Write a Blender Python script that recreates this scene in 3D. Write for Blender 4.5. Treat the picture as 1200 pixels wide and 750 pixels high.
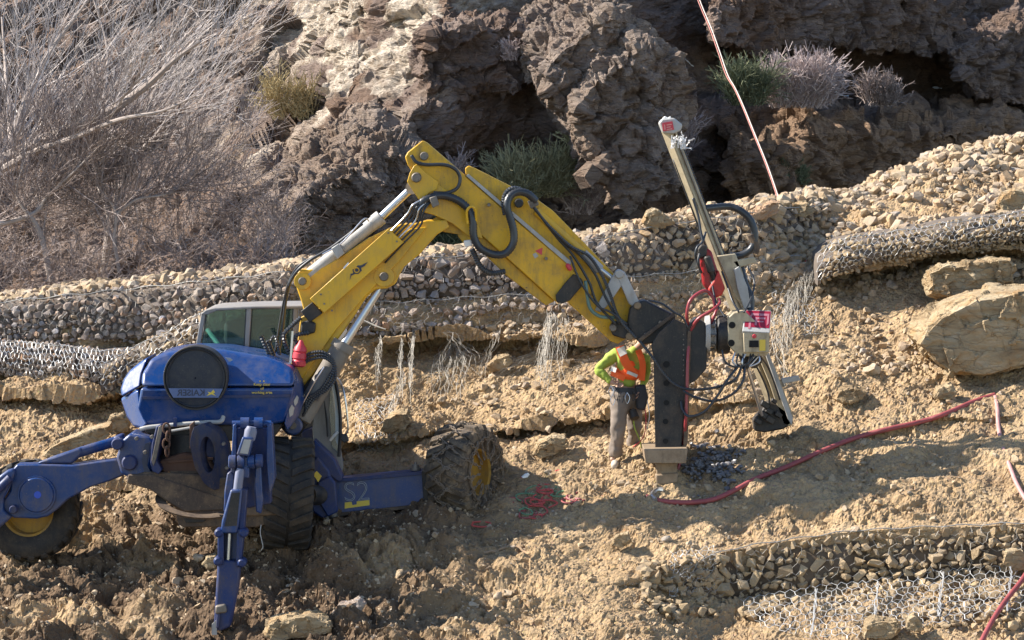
import bpy, bmesh, math, random
import numpy as np
from mathutils import Vector, Matrix
random.seed(7); RNG = np.random.default_rng(7)
SC = bpy.context.scene; COL = SC.collection
for o in list(bpy.data.objects): bpy.data.objects.remove(o)
# ---------------------------------------------------------------- camera, sky, sun
F = 3800.0; CZ = 4.5; PITCH = math.radians(3.0)
cam = bpy.data.cameras.new('camera'); camo = bpy.data.objects.new('camera', cam); COL.objects.link(camo)
camo.location = (0, 0, CZ); camo.rotation_euler = (math.radians(90) - PITCH, 0, 0)
cam.sensor_width = 36; cam.lens = F / 1200 * 36; cam.clip_start = 0.5; cam.clip_end = 500
cam.dof.use_dof = False
SC.camera = camo
SUN = Vector((-0.78, 0.08, 0.63)).normalized()
w = bpy.data.worlds.new('World'); SC.world = w; w.use_nodes = True
nt = w.node_tree; bg = nt.nodes['Background']; sk = nt.nodes.new('ShaderNodeTexSky'); sk.sky_type = 'NISHITA'
sk.sun_disc = False; sk.sun_elevation = math.asin(SUN.z); sk.sun_rotation = math.atan2(SUN.x, SUN.y)
sk.altitude = 1800; sk.air_density = 1.0; sk.dust_density = 0.6
nt.links.new(sk.outputs[0], bg.inputs[0]); bg.inputs[1].default_value = 0.11
sl = bpy.data.lights.new('sun', 'SUN'); so = bpy.data.objects.new('sun', sl); COL.objects.link(so)
sl.energy = 5.0; sl.angle = math.radians(0.53); sl.color = (1.0, 0.93, 0.83)
so.rotation_euler = SUN.to_track_quat('Z', 'Y').to_euler(); so.location = (-20, 30, 30)
SC.view_settings.view_transform = 'Standard'; SC.view_settings.look = 'None'
SC.view_settings.exposure = 1.3; SC.view_settings.gamma = 1.0
SC.render.engine = 'CYCLES'
# ---------------------------------------------------------------- maths helpers
CPI, SPI = math.cos(PITCH), math.sin(PITCH)
def P(px, py, Y):
    """point at depth Y (metres in front of the camera) seen at photo position px, py"""
    u = (px - 600) / F; v = (375 - py) / F
    dy = CPI + v * SPI; t = Y / dy
    return Vector((u * t, Y, CZ + (-SPI + v * CPI) * t))
def Pn(px, py, Y):
    u = (px - 600) / F; v = (375 - py) / F
    t = Y / (CPI + v * SPI)
    return np.stack([u * t, Y + 0 * t, CZ + (-SPI + v * CPI) * t], -1)
def M(px, Y=40.0): return px * Y / F          # pixels to metres
def _h(ix, iy, iz, s):
    n = (ix * 374761393 + iy * 668265263 + iz * 2147483647 + s * 1274126177) & 0xFFFFFFFF
    n = ((n ^ (n >> 13)) * 1274126177) & 0xFFFFFFFF
    n = (n ^ (n >> 16)) & 0xFFFFFFFF
    n = (n * 2246822519) & 0xFFFFFFFF
    n = n ^ (n >> 15)
    return (n & 0xFFFFFF) / 16777216.0
def vnoise(p, s=0):
    i = np.floor(p).astype(np.int64); f = p - i; f = f * f * f * (f * (f * 6 - 15) + 10)
    r = 0
    for dx in (0, 1):
        for dy in (0, 1):
            for dz in (0, 1):
                wt = (f[..., 0] if dx else 1 - f[..., 0]) * (f[..., 1] if dy else 1 - f[..., 1]) * (f[..., 2] if dz else 1 - f[..., 2])
                r = r + wt * _h(i[..., 0] + dx, i[..., 1] + dy, i[..., 2] + dz, s)
    return r * 2 - 1
def fbm(p, o=4, s=0, g=0.5):
    r = 0; a = 1
    for k in range(o):
        r = r + a * vnoise(p * 2 ** k + 7.3 * k, s + k); a *= g
    return r
def facet(p, s=0, tilt=1.0, off=0.5):
    """every cell a plane of its own tilt: broken rock"""
    i = np.floor(p).astype(np.int64); best = np.full(p.shape[:-1], 9.0); out = np.zeros(p.shape[:-1]); sec = best.copy()
    for dx in (-1, 0, 1):
        for dy in (-1, 0, 1):
            for dz in (-1, 0, 1):
                c = i + np.array([dx, dy, dz]); a = (c[..., 0], c[..., 1], c[..., 2])
                q = np.stack([c[..., k] + _h(*a, s + k) for k in range(3)], -1); d = p - q
                dd = (d ** 2).sum(-1)
                val = off * (_h(*a, s + 5) - .5) + tilt * sum(d[..., k] * (_h(*a, s + 6 + k) - .5) * 2 for k in range(3))
                m = dd < best
                sec = np.where(m, best, np.minimum(sec, dd)); out = np.where(m, val, out); best = np.where(m, dd, best)
    return out, np.sqrt(sec) - np.sqrt(best)
def cat(pts, n=8):
    """Catmull-Rom through points"""
    pts = [Vector(p) for p in pts]; q = [pts[0] * 2 - pts[1]] + pts + [pts[-1] * 2 - pts[-2]]; out = []
    for i in range(1, len(q) - 2):
        for k in range(n):
            t = k / n
            out.append(0.5 * ((2 * q[i]) + (q[i + 1] - q[i - 1]) * t + (2 * q[i - 1] - 5 * q[i] + 4 * q[i + 1] - q[i + 2]) * t * t + (3 * q[i] - q[i - 1] - 3 * q[i + 1] + q[i + 2]) * t ** 3))
    out.append(pts[-1]); return out
class MB:
    def __init__(s): s.V = []; s.F = []
    def add(s, V, Fc):
        b = len(s.V); s.V += [tuple(v) for v in V]; s.F += [tuple(i + b for i in f) for f in Fc]; return s
    def prism(s, poly, Y, wd, dx=0, dz=0):
        """outline in photo coordinates at depth Y (number or function of px), extruded wd metres away from the camera"""
        n = len(poly); f = (Y if Y.__code__.co_argcount == 2 else (lambda x, y: Y(x))) if callable(Y) else (lambda x, y: Y)
        a = [P(x, y, f(x, y)) for x, y in poly]; b = [v + Vector((dx, wd, dz)) for v in a]
        return s.add(a + b, [tuple(range(n)), tuple(range(2 * n - 1, n - 1, -1))] + [(i, i + n, (i + 1) % n + n, (i + 1) % n) for i in range(n)])
    def tube(s, pts, r, n=8, caps=True):
        pts = [Vector(p) for p in pts]; m = len(pts)
        R = r if isinstance(r, (list, tuple)) else [r] * m
        t0 = (pts[1] - pts[0]).normalized(); u = t0.orthogonal().normalized(); V = []
        for i in range(m):
            t = (pts[min(i + 1, m - 1)] - pts[max(i - 1, 0)])
            if t.length < 1e-9: t = t0.copy()
            t.normalize()
            u = (u - t * u.dot(t)); u = u.normalized() if u.length > 1e-6 else t.orthogonal().normalized()
            v = t.cross(u)
            V += [pts[i] + (u * math.cos(2 * math.pi * k / n) + v * math.sin(2 * math.pi * k / n)) * R[i] for k in range(n)]
        Fc = [(i * n + k, i * n + (k + 1) % n, (i + 1) * n + (k + 1) % n, (i + 1) * n + k) for i in range(m - 1) for k in range(n)]
        if caps: Fc += [tuple(range(n - 1, -1, -1)), tuple((m - 1) * n + k for k in range(n))]
        return s.add(V, Fc)
    def cyl(s, a, b, r, n=16): return s.tube([a, b], r, n)
    def lathe(s, c, ax, prof, n=32, cap=True):
        """prof: list of (distance along axis, radius)"""
        c = Vector(c); ax = Vector(ax).normalized(); u = ax.orthogonal().normalized(); v = ax.cross(u); V = []
        for d, r in prof:
            V += [c + ax * d + (u * math.cos(2 * math.pi * k / n) + v * math.sin(2 * math.pi * k / n)) * r for k in range(n)]
        m = len(prof)
        Fc = [(i * n + k, i * n + (k + 1) % n, (i + 1) * n + (k + 1) % n, (i + 1) * n + k) for i in range(m - 1) for k in range(n)]
        if cap: Fc += [tuple(range(n - 1, -1, -1)), tuple((m - 1) * n + k for k in range(n))]
        return s.add(V, Fc)
    def box(s, c, X, Yv, Z):
        c, X, Yv, Z = map(Vector, (c, X, Yv, Z))
        V = [c + X * i + Yv * j + Z * k for i in (-1, 1) for j in (-1, 1) for k in (-1, 1)]
        return s.add(V, [(0, 1, 3, 2), (4, 6, 7, 5), (0, 4, 5, 1), (2, 3, 7, 6), (0, 2, 6, 4), (1, 5, 7, 3)])
    def bar(s, a, b, w_, d_, up=(0, 1, 0)):
        """rectangular bar from a to b, w_ across, d_ along `up`"""
        a, b = Vector(a), Vector(b); t = (b - a); L = t.length / 2; t.normalize()
        d = Vector(up); d = (d - t * d.dot(t)).normalized(); x = t.cross(d)
        return s.box((a + b) / 2, x * w_ / 2, d * d_ / 2, t * L)
def wpos(o):
    v = Vector((0, 0, 0))
    while o is not None: v += o.location; o = o.parent
    return v
def tag(o, label=None, catg=None, group=None, kind=None):
    if label: o['label'] = label
    if catg: o['category'] = catg
    if group: o['group'] = group
    if kind: o['kind'] = kind
    return o
def thing(name, label, catg, loc, group=None):
    o = bpy.data.objects.new(name, None); COL.objects.link(o); o.location = loc; o.empty_display_size = .2
    return tag(o, label, catg, group)
def obj(name, mb, mat, parent=None, base=None, smooth=True, bevel=0, sharp=35, seg=2, kind=None, label=None):
    off = wpos(parent) if parent else (Vector(base) if base is not None else Vector((0, 0, 0)))
    me = bpy.data.meshes.new(name)
    if isinstance(mb, MB): V, Fc = np.array([tuple(v) for v in mb.V]), mb.F
    else: V, Fc = mb
    me.from_pydata((np.asarray(V) - np.array(off)).tolist(), [], Fc if isinstance(Fc, list) else Fc.tolist())
    me.update()
    if isinstance(mb, MB):
        bm = bmesh.new(); bm.from_mesh(me); bmesh.ops.recalc_face_normals(bm, faces=bm.faces); bm.to_mesh(me); bm.free()
    if smooth:
        me.polygons.foreach_set('use_smooth', [True] * len(me.polygons))
        if sharp < 180: me.set_sharp_from_angle(angle=math.radians(sharp))
    o = bpy.data.objects.new(name, me); COL.objects.link(o)
    if mat: me.materials.append(mat)
    if parent: o.parent = parent
    else: o.location = off
    if bevel:
        b = o.modifiers.new('bevel', 'BEVEL'); b.width = bevel; b.segments = seg; b.limit_method = 'ANGLE'; b.angle_limit = math.radians(30); b.harden_normals = False
    if kind: o['kind'] = kind
    if label: o['label'] = label
    return o
def segs(p0, p1, r0, r1, n=3):
    """arrays of segments as n-sided tapered prisms (numpy)"""
    p0 = np.asarray(p0, float); p1 = np.asarray(p1, float); m = len(p0)
    r0 = np.broadcast_to(r0, m); r1 = np.broadcast_to(r1, m)
    t = p1 - p0; t /= np.linalg.norm(t, axis=1)[:, None] + 1e-9
    a = np.where(np.abs(t[:, 2:3]) > .9, np.array([[1., 0, 0]]), np.array([[0, 0, 1.]]))
    u = np.cross(t, a); u /= np.linalg.norm(u, axis=1)[:, None] + 1e-9; v = np.cross(t, u)
    V = np.zeros((m, 2 * n, 3))
    for k in range(n):
        d = u * math.cos(2 * math.pi * k / n) + v * math.sin(2 * math.pi * k / n)
        V[:, k] = p0 + d * r0[:, None]; V[:, n + k] = p1 + d * r1[:, None]
    base = (np.arange(m) * 2 * n)[:, None]
    Fc = np.concatenate([base + np.array([[k, (k + 1) % n, n + (k + 1) % n, n + k]]) for k in range(n)], 0)
    return V.reshape(-1, 3), Fc
def merge(parts):
    Vs, Fs, b = [], [], 0
    for V, Fc in parts: Vs.append(V); Fs.append(Fc + b); b += len(V)
    return np.concatenate(Vs), np.concatenate(Fs)
# ---------------------------------------------------------------- materials
def nmat(name):
    m = bpy.data.materials.new(name); m.use_nodes = True; t = m.node_tree; b = t.nodes['Principled BSDF']
    def N(ty, **k):
        n = t.nodes.new(ty)
        for a, v in k.items(): setattr(n, a, v)
        return n
    return m, t, b, N, t.links.new
def ramp(N, stops):
    r = N('ShaderNodeValToRGB'); e = r.color_ramp.elements
    while len(e) < len(stops): e.new(0.5)
    for i, (p, c) in enumerate(stops): e[i].position = p; e[i].color = (*c, 1)
    return r
def mixc(N, L, f, a, b, bt='MIX'):
    x = N('ShaderNodeMix', data_type='RGBA', blend_type=bt)
    for s, v in ((0, f), (6, a), (7, b)):
        if isinstance(v, (int, float)): x.inputs[s].default_value = v
        elif isinstance(v, tuple): x.inputs[s].default_value = (*v, 1)
        else: L(v, x.inputs[s])
    return x.outputs[2]
def noise(N, L, scale, det=6, rough=.6, vec=None, dist=0):
    n = N('ShaderNodeTexNoise'); n.inputs['Scale'].default_value = scale; n.inputs['Detail'].default_value = det
    n.inputs['Roughness'].default_value = rough; n.inputs['Distortion'].default_value = dist
    if vec is not None: L(vec, n.inputs['Vector'])
    return n.outputs['Fac']
def mrange(N, L, v, a, b, c=0, d=1):
    m = N('ShaderNodeMapRange'); L(v, m.inputs[0])
    for i, q in enumerate((a, b, c, d)): m.inputs[i + 1].default_value = q
    return m.outputs[0]
def bump(N, L, b, h, strength, dist):
    n = N('ShaderNodeBump'); n.inputs['Strength'].default_value = strength; n.inputs['Distance'].default_value = dist
    L(h, n.inputs['Height']); L(n.outputs[0], b.inputs['Normal']); return n
def paint(name, col, rough=.4, dirt=(.20, .15, .10), amt=.5, metal=0, chips=None, coat=0, sc=3.0):
    m, t, b, N, L = nmat(name); g = N('ShaderNodeNewGeometry'); pos = g.outputs['Position']
    f1 = mrange(N, L, noise(N, L, sc, 8, .7, pos), .45, .75, 0, amt)
    f2 = noise(N, L, .9, 3, .5, pos)
    c = mixc(N, L, mrange(N, L, f2, .3, .7, 0, .35), col, tuple(x * .72 for x in col))
    c = mixc(N, L, f1, c, dirt)
    ms = N('ShaderNodeMapping'); ms.inputs['Scale'].default_value = (9, 9, 1.6); L(pos, ms.inputs['Vector'])
    c = mixc(N, L, mrange(N, L, noise(N, L, 1.0, 7, .75, ms.outputs[0]), .50, .68, 0, amt * .75), c, tuple(x * .6 for x in dirt))
    c = mixc(N, L, mrange(N, L, noise(N, L, 45, 3, .6, pos), .60, .72, 0, amt * .8), c, dirt)
    if chips: c = mixc(N, L, mrange(N, L, noise(N, L, 22, 4, .7, pos), .66, .70), c, chips)
    L(c, b.inputs['Base Color']); b.inputs['Metallic'].default_value = metal
    L(mrange(N, L, f1, 0, max(amt, .01), rough, min(1, rough + .4)), b.inputs['Roughness'])
    b.inputs['Coat Weight'].default_value = coat; b.inputs['Coat Roughness'].default_value = .22; b.inputs['Specular IOR Level'].default_value = .35
    bump(N, L, b, noise(N, L, 30, 4, .6, pos), .12, .01)
    return m
def flat(name, col, rough=.6, metal=0, var=.25, sc=12.0):
    m, t, b, N, L = nmat(name); g = N('ShaderNodeNewGeometry')
    L(mixc(N, L, noise(N, L, sc, 5, .6, g.outputs['Position']), tuple(x * (1 - var) for x in col), tuple(min(1, x * (1 + var)) for x in col)), b.inputs['Base Color'])
    b.inputs['Roughness'].default_value = rough; b.inputs['Metallic'].default_value = metal; return m
def stone_mat(name, stops, sc=9.0, dust=(.43, .31, .175), damt=.6):
    m, t, b, N, L = nmat(name); g = N('ShaderNodeNewGeometry'); oi = N('ShaderNodeObjectInfo')
    ad = N('ShaderNodeMath', operation='ADD'); L(g.outputs['Random Per Island'], ad.inputs[0]); L(oi.outputs['Random'], ad.inputs[1])
    fr = N('ShaderNodeMath', operation='FRACT'); L(ad.outputs[0], fr.inputs[0])
    r = ramp(N, stops); L(fr.outputs[0], r.inputs[0]); pos = g.outputs['Position']
    c = mixc(N, L, mrange(N, L, noise(N, L, sc, 8, .7, pos), .35, .7), r.outputs[0], mixc(N, L, .5, r.outputs[0], (.23, .19, .15)))
    c = mixc(N, L, mrange(N, L, noise(N, L, 2.3, 8, .7, pos), .42, .66, 0, damt), c, dust)
    L(c, b.inputs['Base Color']); b.inputs['Roughness'].default_value = .9; b.inputs['Specular IOR Level'].default_value = .25
    bump(N, L, b, noise(N, L, 26, 8, .75, pos), .8, .03); return m
TAN = [(0, (.46, .345, .22)), (.18, (.37, .27, .17)), (.36, (.52, .42, .30)), (.52, (.31, .24, .18)), (.66, (.47, .31, .17)), (.82, (.38, .33, .28)), (1, (.50, .37, .22))]
GRY = [(0, (.38, .30, .25)), (.16, (.25, .20, .17)), (.32, (.46, .40, .36)), (.46, (.22, .19, .18)), (.58, (.42, .24, .14)), (.72, (.34, .27, .23)), (.86, (.30, .30, .33)), (1, (.46, .34, .23))]
YEL = [(0, (.40, .29, .16)), (.3, (.31, .22, .125)), (.6, (.46, .345, .21)), (.8, (.29, .22, .145)), (1, (.38, .275, .15))]
m_tan = stone_mat('loose_stone', TAN); m_gry = stone_mat('gabion_stone', GRY, damt=.6, dust=(.36, .28, .20)); m_yel = stone_mat('ochre_stone', YEL)
def boulder_mat():
    m, t, b, N, L = nmat('boulder_stone'); g = N('ShaderNodeNewGeometry'); pos = g.outputs['Position']
    mp = N('ShaderNodeMapping'); mp.inputs['Rotation'].default_value = (0, math.radians(8), 0); mp.inputs['Scale'].default_value = (.8, 1, 3.2); L(pos, mp.inputs['Vector'])
    r = ramp(N, [(.28, (.20, .14, .085)), (.42, (.36, .26, .15)), (.56, (.47, .36, .22)), (.75, (.58, .49, .36))]); L(noise(N, L, 1.8, 12, .72, mp.outputs[0], .5), r.inputs[0])
    c = mixc(N, L, mrange(N, L, noise(N, L, 2.2, 6, .6, pos), .52, .66, 0, .8), r.outputs[0], (.42, .25, .11))
    wn = N('ShaderNodeVectorMath', operation='ADD'); n2 = N('ShaderNodeTexNoise'); n2.inputs['Scale'].default_value = 2; n2.inputs['Detail'].default_value = 8; L(pos, n2.inputs['Vector']); L(mp.outputs[0], wn.inputs[0]); L(n2.outputs['Color'], wn.inputs[1])
    v = N('ShaderNodeTexVoronoi', feature='DISTANCE_TO_EDGE'); v.inputs['Scale'].default_value = 1.9; L(wn.outputs[0], v.inputs['Vector'])
    c = mixc(N, L, mrange(N, L, v.outputs[0], 0, .012, .35, 0), c, (.14, .095, .06)); L(c, b.inputs['Base Color']); b.inputs['Roughness'].default_value = .92; b.inputs['Specular IOR Level'].default_value = .2
    ma_ = N('ShaderNodeMath', operation='MULTIPLY_ADD'); L(mrange(N, L, v.outputs[0], 0, .02), ma_.inputs[0]); ma_.inputs[1].default_value = .22; L(noise(N, L, 7, 14, .78, mp.outputs[0]), ma_.inputs[2])
    bump(N, L, b, ma_.outputs[0], 1.0, .07); return m
m_boul = boulder_mat()
def ground_mat():
    m, t, b, N, L = nmat('dry_earth'); g = N('ShaderNodeNewGeometry'); pos = g.outputs['Position']
    a = N('ShaderNodeAttribute', attribute_name='moist_shade')
    r = ramp(N, [(.25, (.25, .15, .072)), (.42, (.40, .265, .135)), (.55, (.49, .338, .18)), (.75, (.60, .445, .265))])
    L(noise(N, L, 1.1, 10, .68, pos, .4), r.inputs[0])
    c = mixc(N, L, mrange(N, L, noise(N, L, 14, 8, .75, pos), .35, .65, 0, .8), r.outputs[0], (.29, .22, .15))
    v = N('ShaderNodeTexVoronoi'); v.inputs['Scale'].default_value = 16; L(pos, v.inputs['Vector'])
    c = mixc(N, L, mrange(N, L, v.outputs['Distance'], .0, .22, .55, 0), c, v.outputs['Color'], 'SOFT_LIGHT')
    c = mixc(N, L, a.outputs['Fac'], c, mixc(N, L, noise(N, L, 5, 8, .7, pos), (.085, .055, .034), (.20, .135, .085)))  # dark brown for disturbed soil and for the shadow painted into the ground
    L(c, b.inputs['Base Color']); b.inputs['Roughness'].default_value = .95; b.inputs['Specular IOR Level'].default_value = .15
    v2 = N('ShaderNodeTexVoronoi', feature='SMOOTH_F1'); v2.inputs['Scale'].default_value = 24; L(pos, v2.inputs['Vector'])
    ad = N('ShaderNodeMath', operation='SUBTRACT'); L(noise(N, L, 18, 10, .75, pos), ad.inputs[0]); L(v2.outputs[0], ad.inputs[1])
    bump(N, L, b, ad.outputs[0], .9, .05); return m
m_ground = ground_mat()
def cliff_mat():
    m, t, b, N, L = nmat('cliff_rock'); g = N('ShaderNodeNewGeometry'); pos = g.outputs['Position']
    pale = N('ShaderNodeAttribute', attribute_name='pale'); och = N('ShaderNodeAttribute', attribute_name='ochre')
    mp = N('ShaderNodeMapping'); mp.inputs['Rotation'].default_value = (0, math.radians(24), 0); mp.inputs['Scale'].default_value = (.5, 1, 2.6); L(pos, mp.inputs['Vector'])
    r = ramp(N, [(.28, (.15, .108, .088)), (.45, (.26, .192, .158)), (.58, (.36, .272, .225)), (.75, (.48, .385, .33))])
    L(noise(N, L, .8, 12, .68, mp.outputs[0], .6), r.inputs[0])
    c = mixc(N, L, mrange(N, L, noise(N, L, .55, 6, .6, pos), .45, .62, 0, .7), r.outputs[0], (.26, .16, .10))
    n2 = noise(N, L, 3.2, 10, .7, pos)
    c = mixc(N, L, och.outputs['Fac'], c, mixc(N, L, n2, (.36, .22, .13), (.50, .34, .22)))
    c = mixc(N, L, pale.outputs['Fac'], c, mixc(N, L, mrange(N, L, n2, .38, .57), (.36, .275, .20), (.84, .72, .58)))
    c = mixc(N, L, mrange(N, L, noise(N, L, 6, 8, .8, mp.outputs[0]), .5, .68, 0, .55), c, (.13, .11, .10))
    L(c, b.inputs['Base Color']); b.inputs['Roughness'].default_value = .95; b.inputs['Specular IOR Level'].default_value = .15
    vv = N('ShaderNodeTexVoronoi', feature='DISTANCE_TO_EDGE'); vv.inputs['Scale'].default_value = 2.2; wn = N('ShaderNodeVectorMath', operation='ADD'); nn_ = N('ShaderNodeTexNoise'); nn_.inputs['Scale'].default_value = 1.5; nn_.inputs['Detail'].default_value = 6; L(pos, nn_.inputs['Vector']); L(mp.outputs[0], wn.inputs[0]); L(nn_.outputs['Color'], wn.inputs[1]); L(wn.outputs[0], vv.inputs['Vector'])
    crk = mrange(N, L, vv.outputs[0], 0, .05); c = mixc(N, L, mrange(N, L, vv.outputs[0], 0, .02, .18, 0), c, (.035, .03, .028)); L(c, b.inputs['Base Color'])
    sm_ = N('ShaderNodeMath', operation='MULTIPLY_ADD'); L(crk, sm_.inputs[0]); sm_.inputs[1].default_value = .2; L(noise(N, L, 5, 15, .8, mp.outputs[0]), sm_.inputs[2])
    bump(N, L, b, sm_.outputs[0], 1.0, .22); return m
m_cliff = cliff_mat()
# ---------------------------------------------------------------- ground sheet
XI = np.interp
def G(px, py): return 40 + (600 - (py + 0.1 * (px - 600))) / 50.0
L1 = lambda x: XI(x, [-400, 0, 100, 160, 230, 330, 400, 450, 520, 600, 700, 800, 880, 940, 1000, 1060, 1200, 1500], [482, 478, 480, 474, 486, 490, 472, 462, 446, 436, 425, 392, 378, 352, 350, 345, 325, 300])
L2 = lambda x: XI(x, [-400, 0, 150, 250, 350, 450, 520, 640, 700, 800, 930, 1000, 1200, 1500], [436, 436, 425, 396, 390, 388, 384, 376, 352, 338, 322, 286, 252, 215])
L3 = lambda x: XI(x, [-400, 0, 150, 300, 400, 560, 650, 700, 760, 900, 1000, 1100, 1200, 1500], [372, 353, 338, 322, 308, 299, 291, 280, 266, 243, 228, 197, 172, 120])
D1 = lambda x: G(x, L1(x))
D2 = lambda x: D1(x) + XI(x, [-400, 250, 450, 900, 1000, 1500], [1.0, 1.0, .75, .7, .9, .9])
D3 = lambda x: D2(x) + XI(x, [-400, 300, 500, 900, 980, 1200, 1500], [.35, .35, .4, .6, 2.0, 3.4, 3.6])
LOW = lambda x: XI(x, [700, 800, 850, 900, 1000, 1100, 1200, 1500], [690, 662, 645, 636, 622, 617, 613, 600])   # top edge of the low gabion
def lowH(x): return XI(x, [690, 760, 850, 900, 1500], [0, 12, 58, 56, 54])
def sm(t): t = np.clip(t, 0, 1); return t * t * (3 - 2 * t)
def depth_low(px, py):
    e = LOW(px); h = lowH(px)
    p2 = np.minimum(py, e) + np.maximum(0, py - e - h)
    return G(px, np.where(px > 690, p2, py))
NX = 880; xs = np.linspace(-260, 1460, NX)
rows = []
for t in np.linspace(0, 1, 370): rows.append((0, t))
for t in np.linspace(0, 1, 60)[1:]: rows.append((1, t))
for t in np.linspace(0, 1, 60)[1:]: rows.append((2, t))
PYG = []; DG = []
for k, t in rows:
    if k == 0: py = 900 + (L1(xs) - 900) * t; d = depth_low(xs, py)
    elif k == 1: py = L1(xs) + (L2(xs) - L1(xs)) * t; d = D1(xs) + (D2(xs) - D1(xs)) * t
    else: py = L2(xs) + (L3(xs) - L2(xs)) * t; d = D2(xs) + (D3(xs) - D2(xs)) * t
    PYG.append(py); DG.append(d)
PYG = np.array(PYG); DG = np.array(DG); PXG = np.broadcast_to(xs, PYG.shape).copy()
wob = 14 * np.sin(PXG * .021) + 8 * np.sin(PXG * .055 + 1)
# cuts in the slope: small scarps where the soil broke away
def scarp(xa, xb, ya, yb, amp, fall):
    global DG
    t = (PXG - xa) / (xb - xa); e = ya + (yb - ya) * t + wob * .35
    wx = sm((t + .0) / .12) * sm((1.0 - t) / .12)
    DG = DG + wx * amp * np.where(PYG > e, np.exp(-(PYG - e) / fall), 0) * sm((PYG - e) / 5)
    DG = DG - wx * amp * .5 * np.where(PYG <= e, np.exp((PYG - e) / 22), 0)
scarp(-300, 260, 452, 462, .75, 26); scarp(560, 735, 508, 478, .42, 22); scarp(380, 520, 520, 512, .3, 20)
scarp(930, 1500, 318, 262, .85, 30); scarp(395, 500, 560, 570, .22, 20); scarp(430, 720, 400, 392, .45, 26)
scarp(740, 900, 492, 470, .18, 18); scarp(60, 190, 545, 580, .3, 16); scarp(1000, 1200, 505, 488, .12, 14)
PT = Pn(PXG, PYG, DG)
def gnormals(A):
    du = np.gradient(A, axis=1); dv = np.gradient(A, axis=0); n = np.cross(du, dv)
    n /= np.linalg.norm(n, axis=-1)[..., None] + 1e-9
    return np.where(n[..., 1:2] > 0, -n, n)
nr = gnormals(PT)
q = PT.copy(); q[..., 2] *= 1.3
wp = q + .25 * np.stack([fbm(q * 1.3, 3, 31), fbm(q * 1.3, 3, 32), fbm(q * 1.3, 3, 33)], -1)
fa, ga = facet(wp * 2.2, 41, .9, .7); fb, gb = facet(wp * 6.5, 47, 1.0, .8); fc, gc = facet(wp * 14, 53, 1.0, .9)
h = .10 * fbm(q * .8, 3, 3) + .06 * fbm(q * 2.6, 5, 9, .55)
patch = sm((fbm(q * .9, 3, 60) + .35) / .7)           # crumbly against smoother patches
h = h + .030 * fa + (.010 + .022 * patch) * fb + (.006 + .012 * patch) * fc - .012 * np.exp(-ga * 9) * patch - .010 * np.exp(-gb * 9)
chk = sm((PYG - 560) / 80) * sm((700 - PXG) / 200)     # churned soil round the machine
h = h + chk * (.24 * np.abs(fbm(q * 1.4, 4, 71)) + .05 * fb)
bench = (PXG > 800) & (PYG > LOW(PXG) - 8) & (PYG < LOW(PXG) + lowH(PXG) + 8)
h = np.where(bench, h * .35, h)
PT = PT + nr * h[..., None]
# the hilltop runs back behind the crest
back = [PT[-1] + np.array([0, 0.6 * k ** 1.3, .06 * k - .02 * k * k]) for k in range(1, 7)]
front = [PT[0] + np.array([0, -1.5 * k, -.7 * k]) for k in range(8, 0, -1)]
GA = np.concatenate([np.array(front), PT, np.array(back)], 0)
def grid_faces(nr_, nc):
    i = np.arange(nr_ * nc).reshape(nr_, nc)
    return np.stack([i[:-1, :-1].ravel(), i[:-1, 1:].ravel(), i[1:, 1:].ravel(), i[1:, :-1].ravel()], -1)
def put_attr(o, name, arr):
    a = o.data.attributes.new(name, 'FLOAT', 'POINT'); a.data.foreach_set('value', np.ascontiguousarray(arr.ravel(), dtype=np.float32))
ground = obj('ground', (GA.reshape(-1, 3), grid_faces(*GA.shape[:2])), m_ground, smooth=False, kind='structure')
moist_shade = 1.0 * sm((PYG - 545 + .12 * (PXG - 300)) / 70) * sm((660 - PXG + .6 * (700 - PYG)) / 240) * sm((fbm(PT * 1.1, 4, 81) + 1.0) / 1.0)  # darker disturbed soil, spread wider to paint in the shadow at lower left
moist_shade = np.maximum(moist_shade, .8 * np.exp(-(((PXG - 905) / 60) ** 2 + ((PYG - 512) / 14) ** 2)) * sm((fbm(PT * 3, 3, 82) + .5)))
moist_shade = np.maximum(moist_shade, .85 * np.exp(-(((PXG - 830) / 32) ** 2 + ((PYG - 545) / 22) ** 2)) * sm((fbm(PT * 3, 3, 83) + .6)))
put_attr(ground, 'moist_shade', np.concatenate([np.repeat(moist_shade[:1], 8, 0), moist_shade, np.repeat(moist_shade[-1:] * 0, 6, 0)], 0))
COLX = (NX - 1) / (xs[-1] - xs[0])
def gcell(px, py):
    c = int(round((px - xs[0]) * COLX)); c = min(max(c, 1), NX - 2)
    r = int(np.argmin(np.abs(PYG[:, c] - py))); return min(max(r, 1), PYG.shape[0] - 2), c
def gpt(px, py): r, c = gcell(px, py); return Vector(PT[r, c])
def gD(px, py): return gpt(px, py).y
# ---------------------------------------------------------------- cliff sheet
CX = np.linspace(-300, 1760, 1000); CY = np.linspace(350, -170, 310)
CPX, CPY = np.meshgrid(CX, CY)
w1 = 9 * vnoise(np.stack([CPX / 60, CPY / 60, CPX * 0], -1), 90) + 7 * vnoise(np.stack([CPX / 18, CPY / 18, CPX * 0], -1), 91)
w2 = 9 * vnoise(np.stack([CPX / 60, CPY / 60, CPX * 0 + 5], -1), 92) + 9 * vnoise(np.stack([CPX / 22, CPY / 22, CPX * 0 + 5], -1), 93)
UX, UY = CPX + w1, CPY + w2
sh = UX + 470 - XI(UY, [-250, 0, 120, 165, 250, 340], [600, 525, 490, 462, 325, 285])
CD = XI(sh, [-500, 0, 200, 300, 380, 470, 520, 700, 900, 1250, 1700], [68, 66, 65, 63.5, 60, 57.2, 58.0, 60.0, 62.2, 66.8, 71.5]) + (250 - CPY) * .0135
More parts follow.
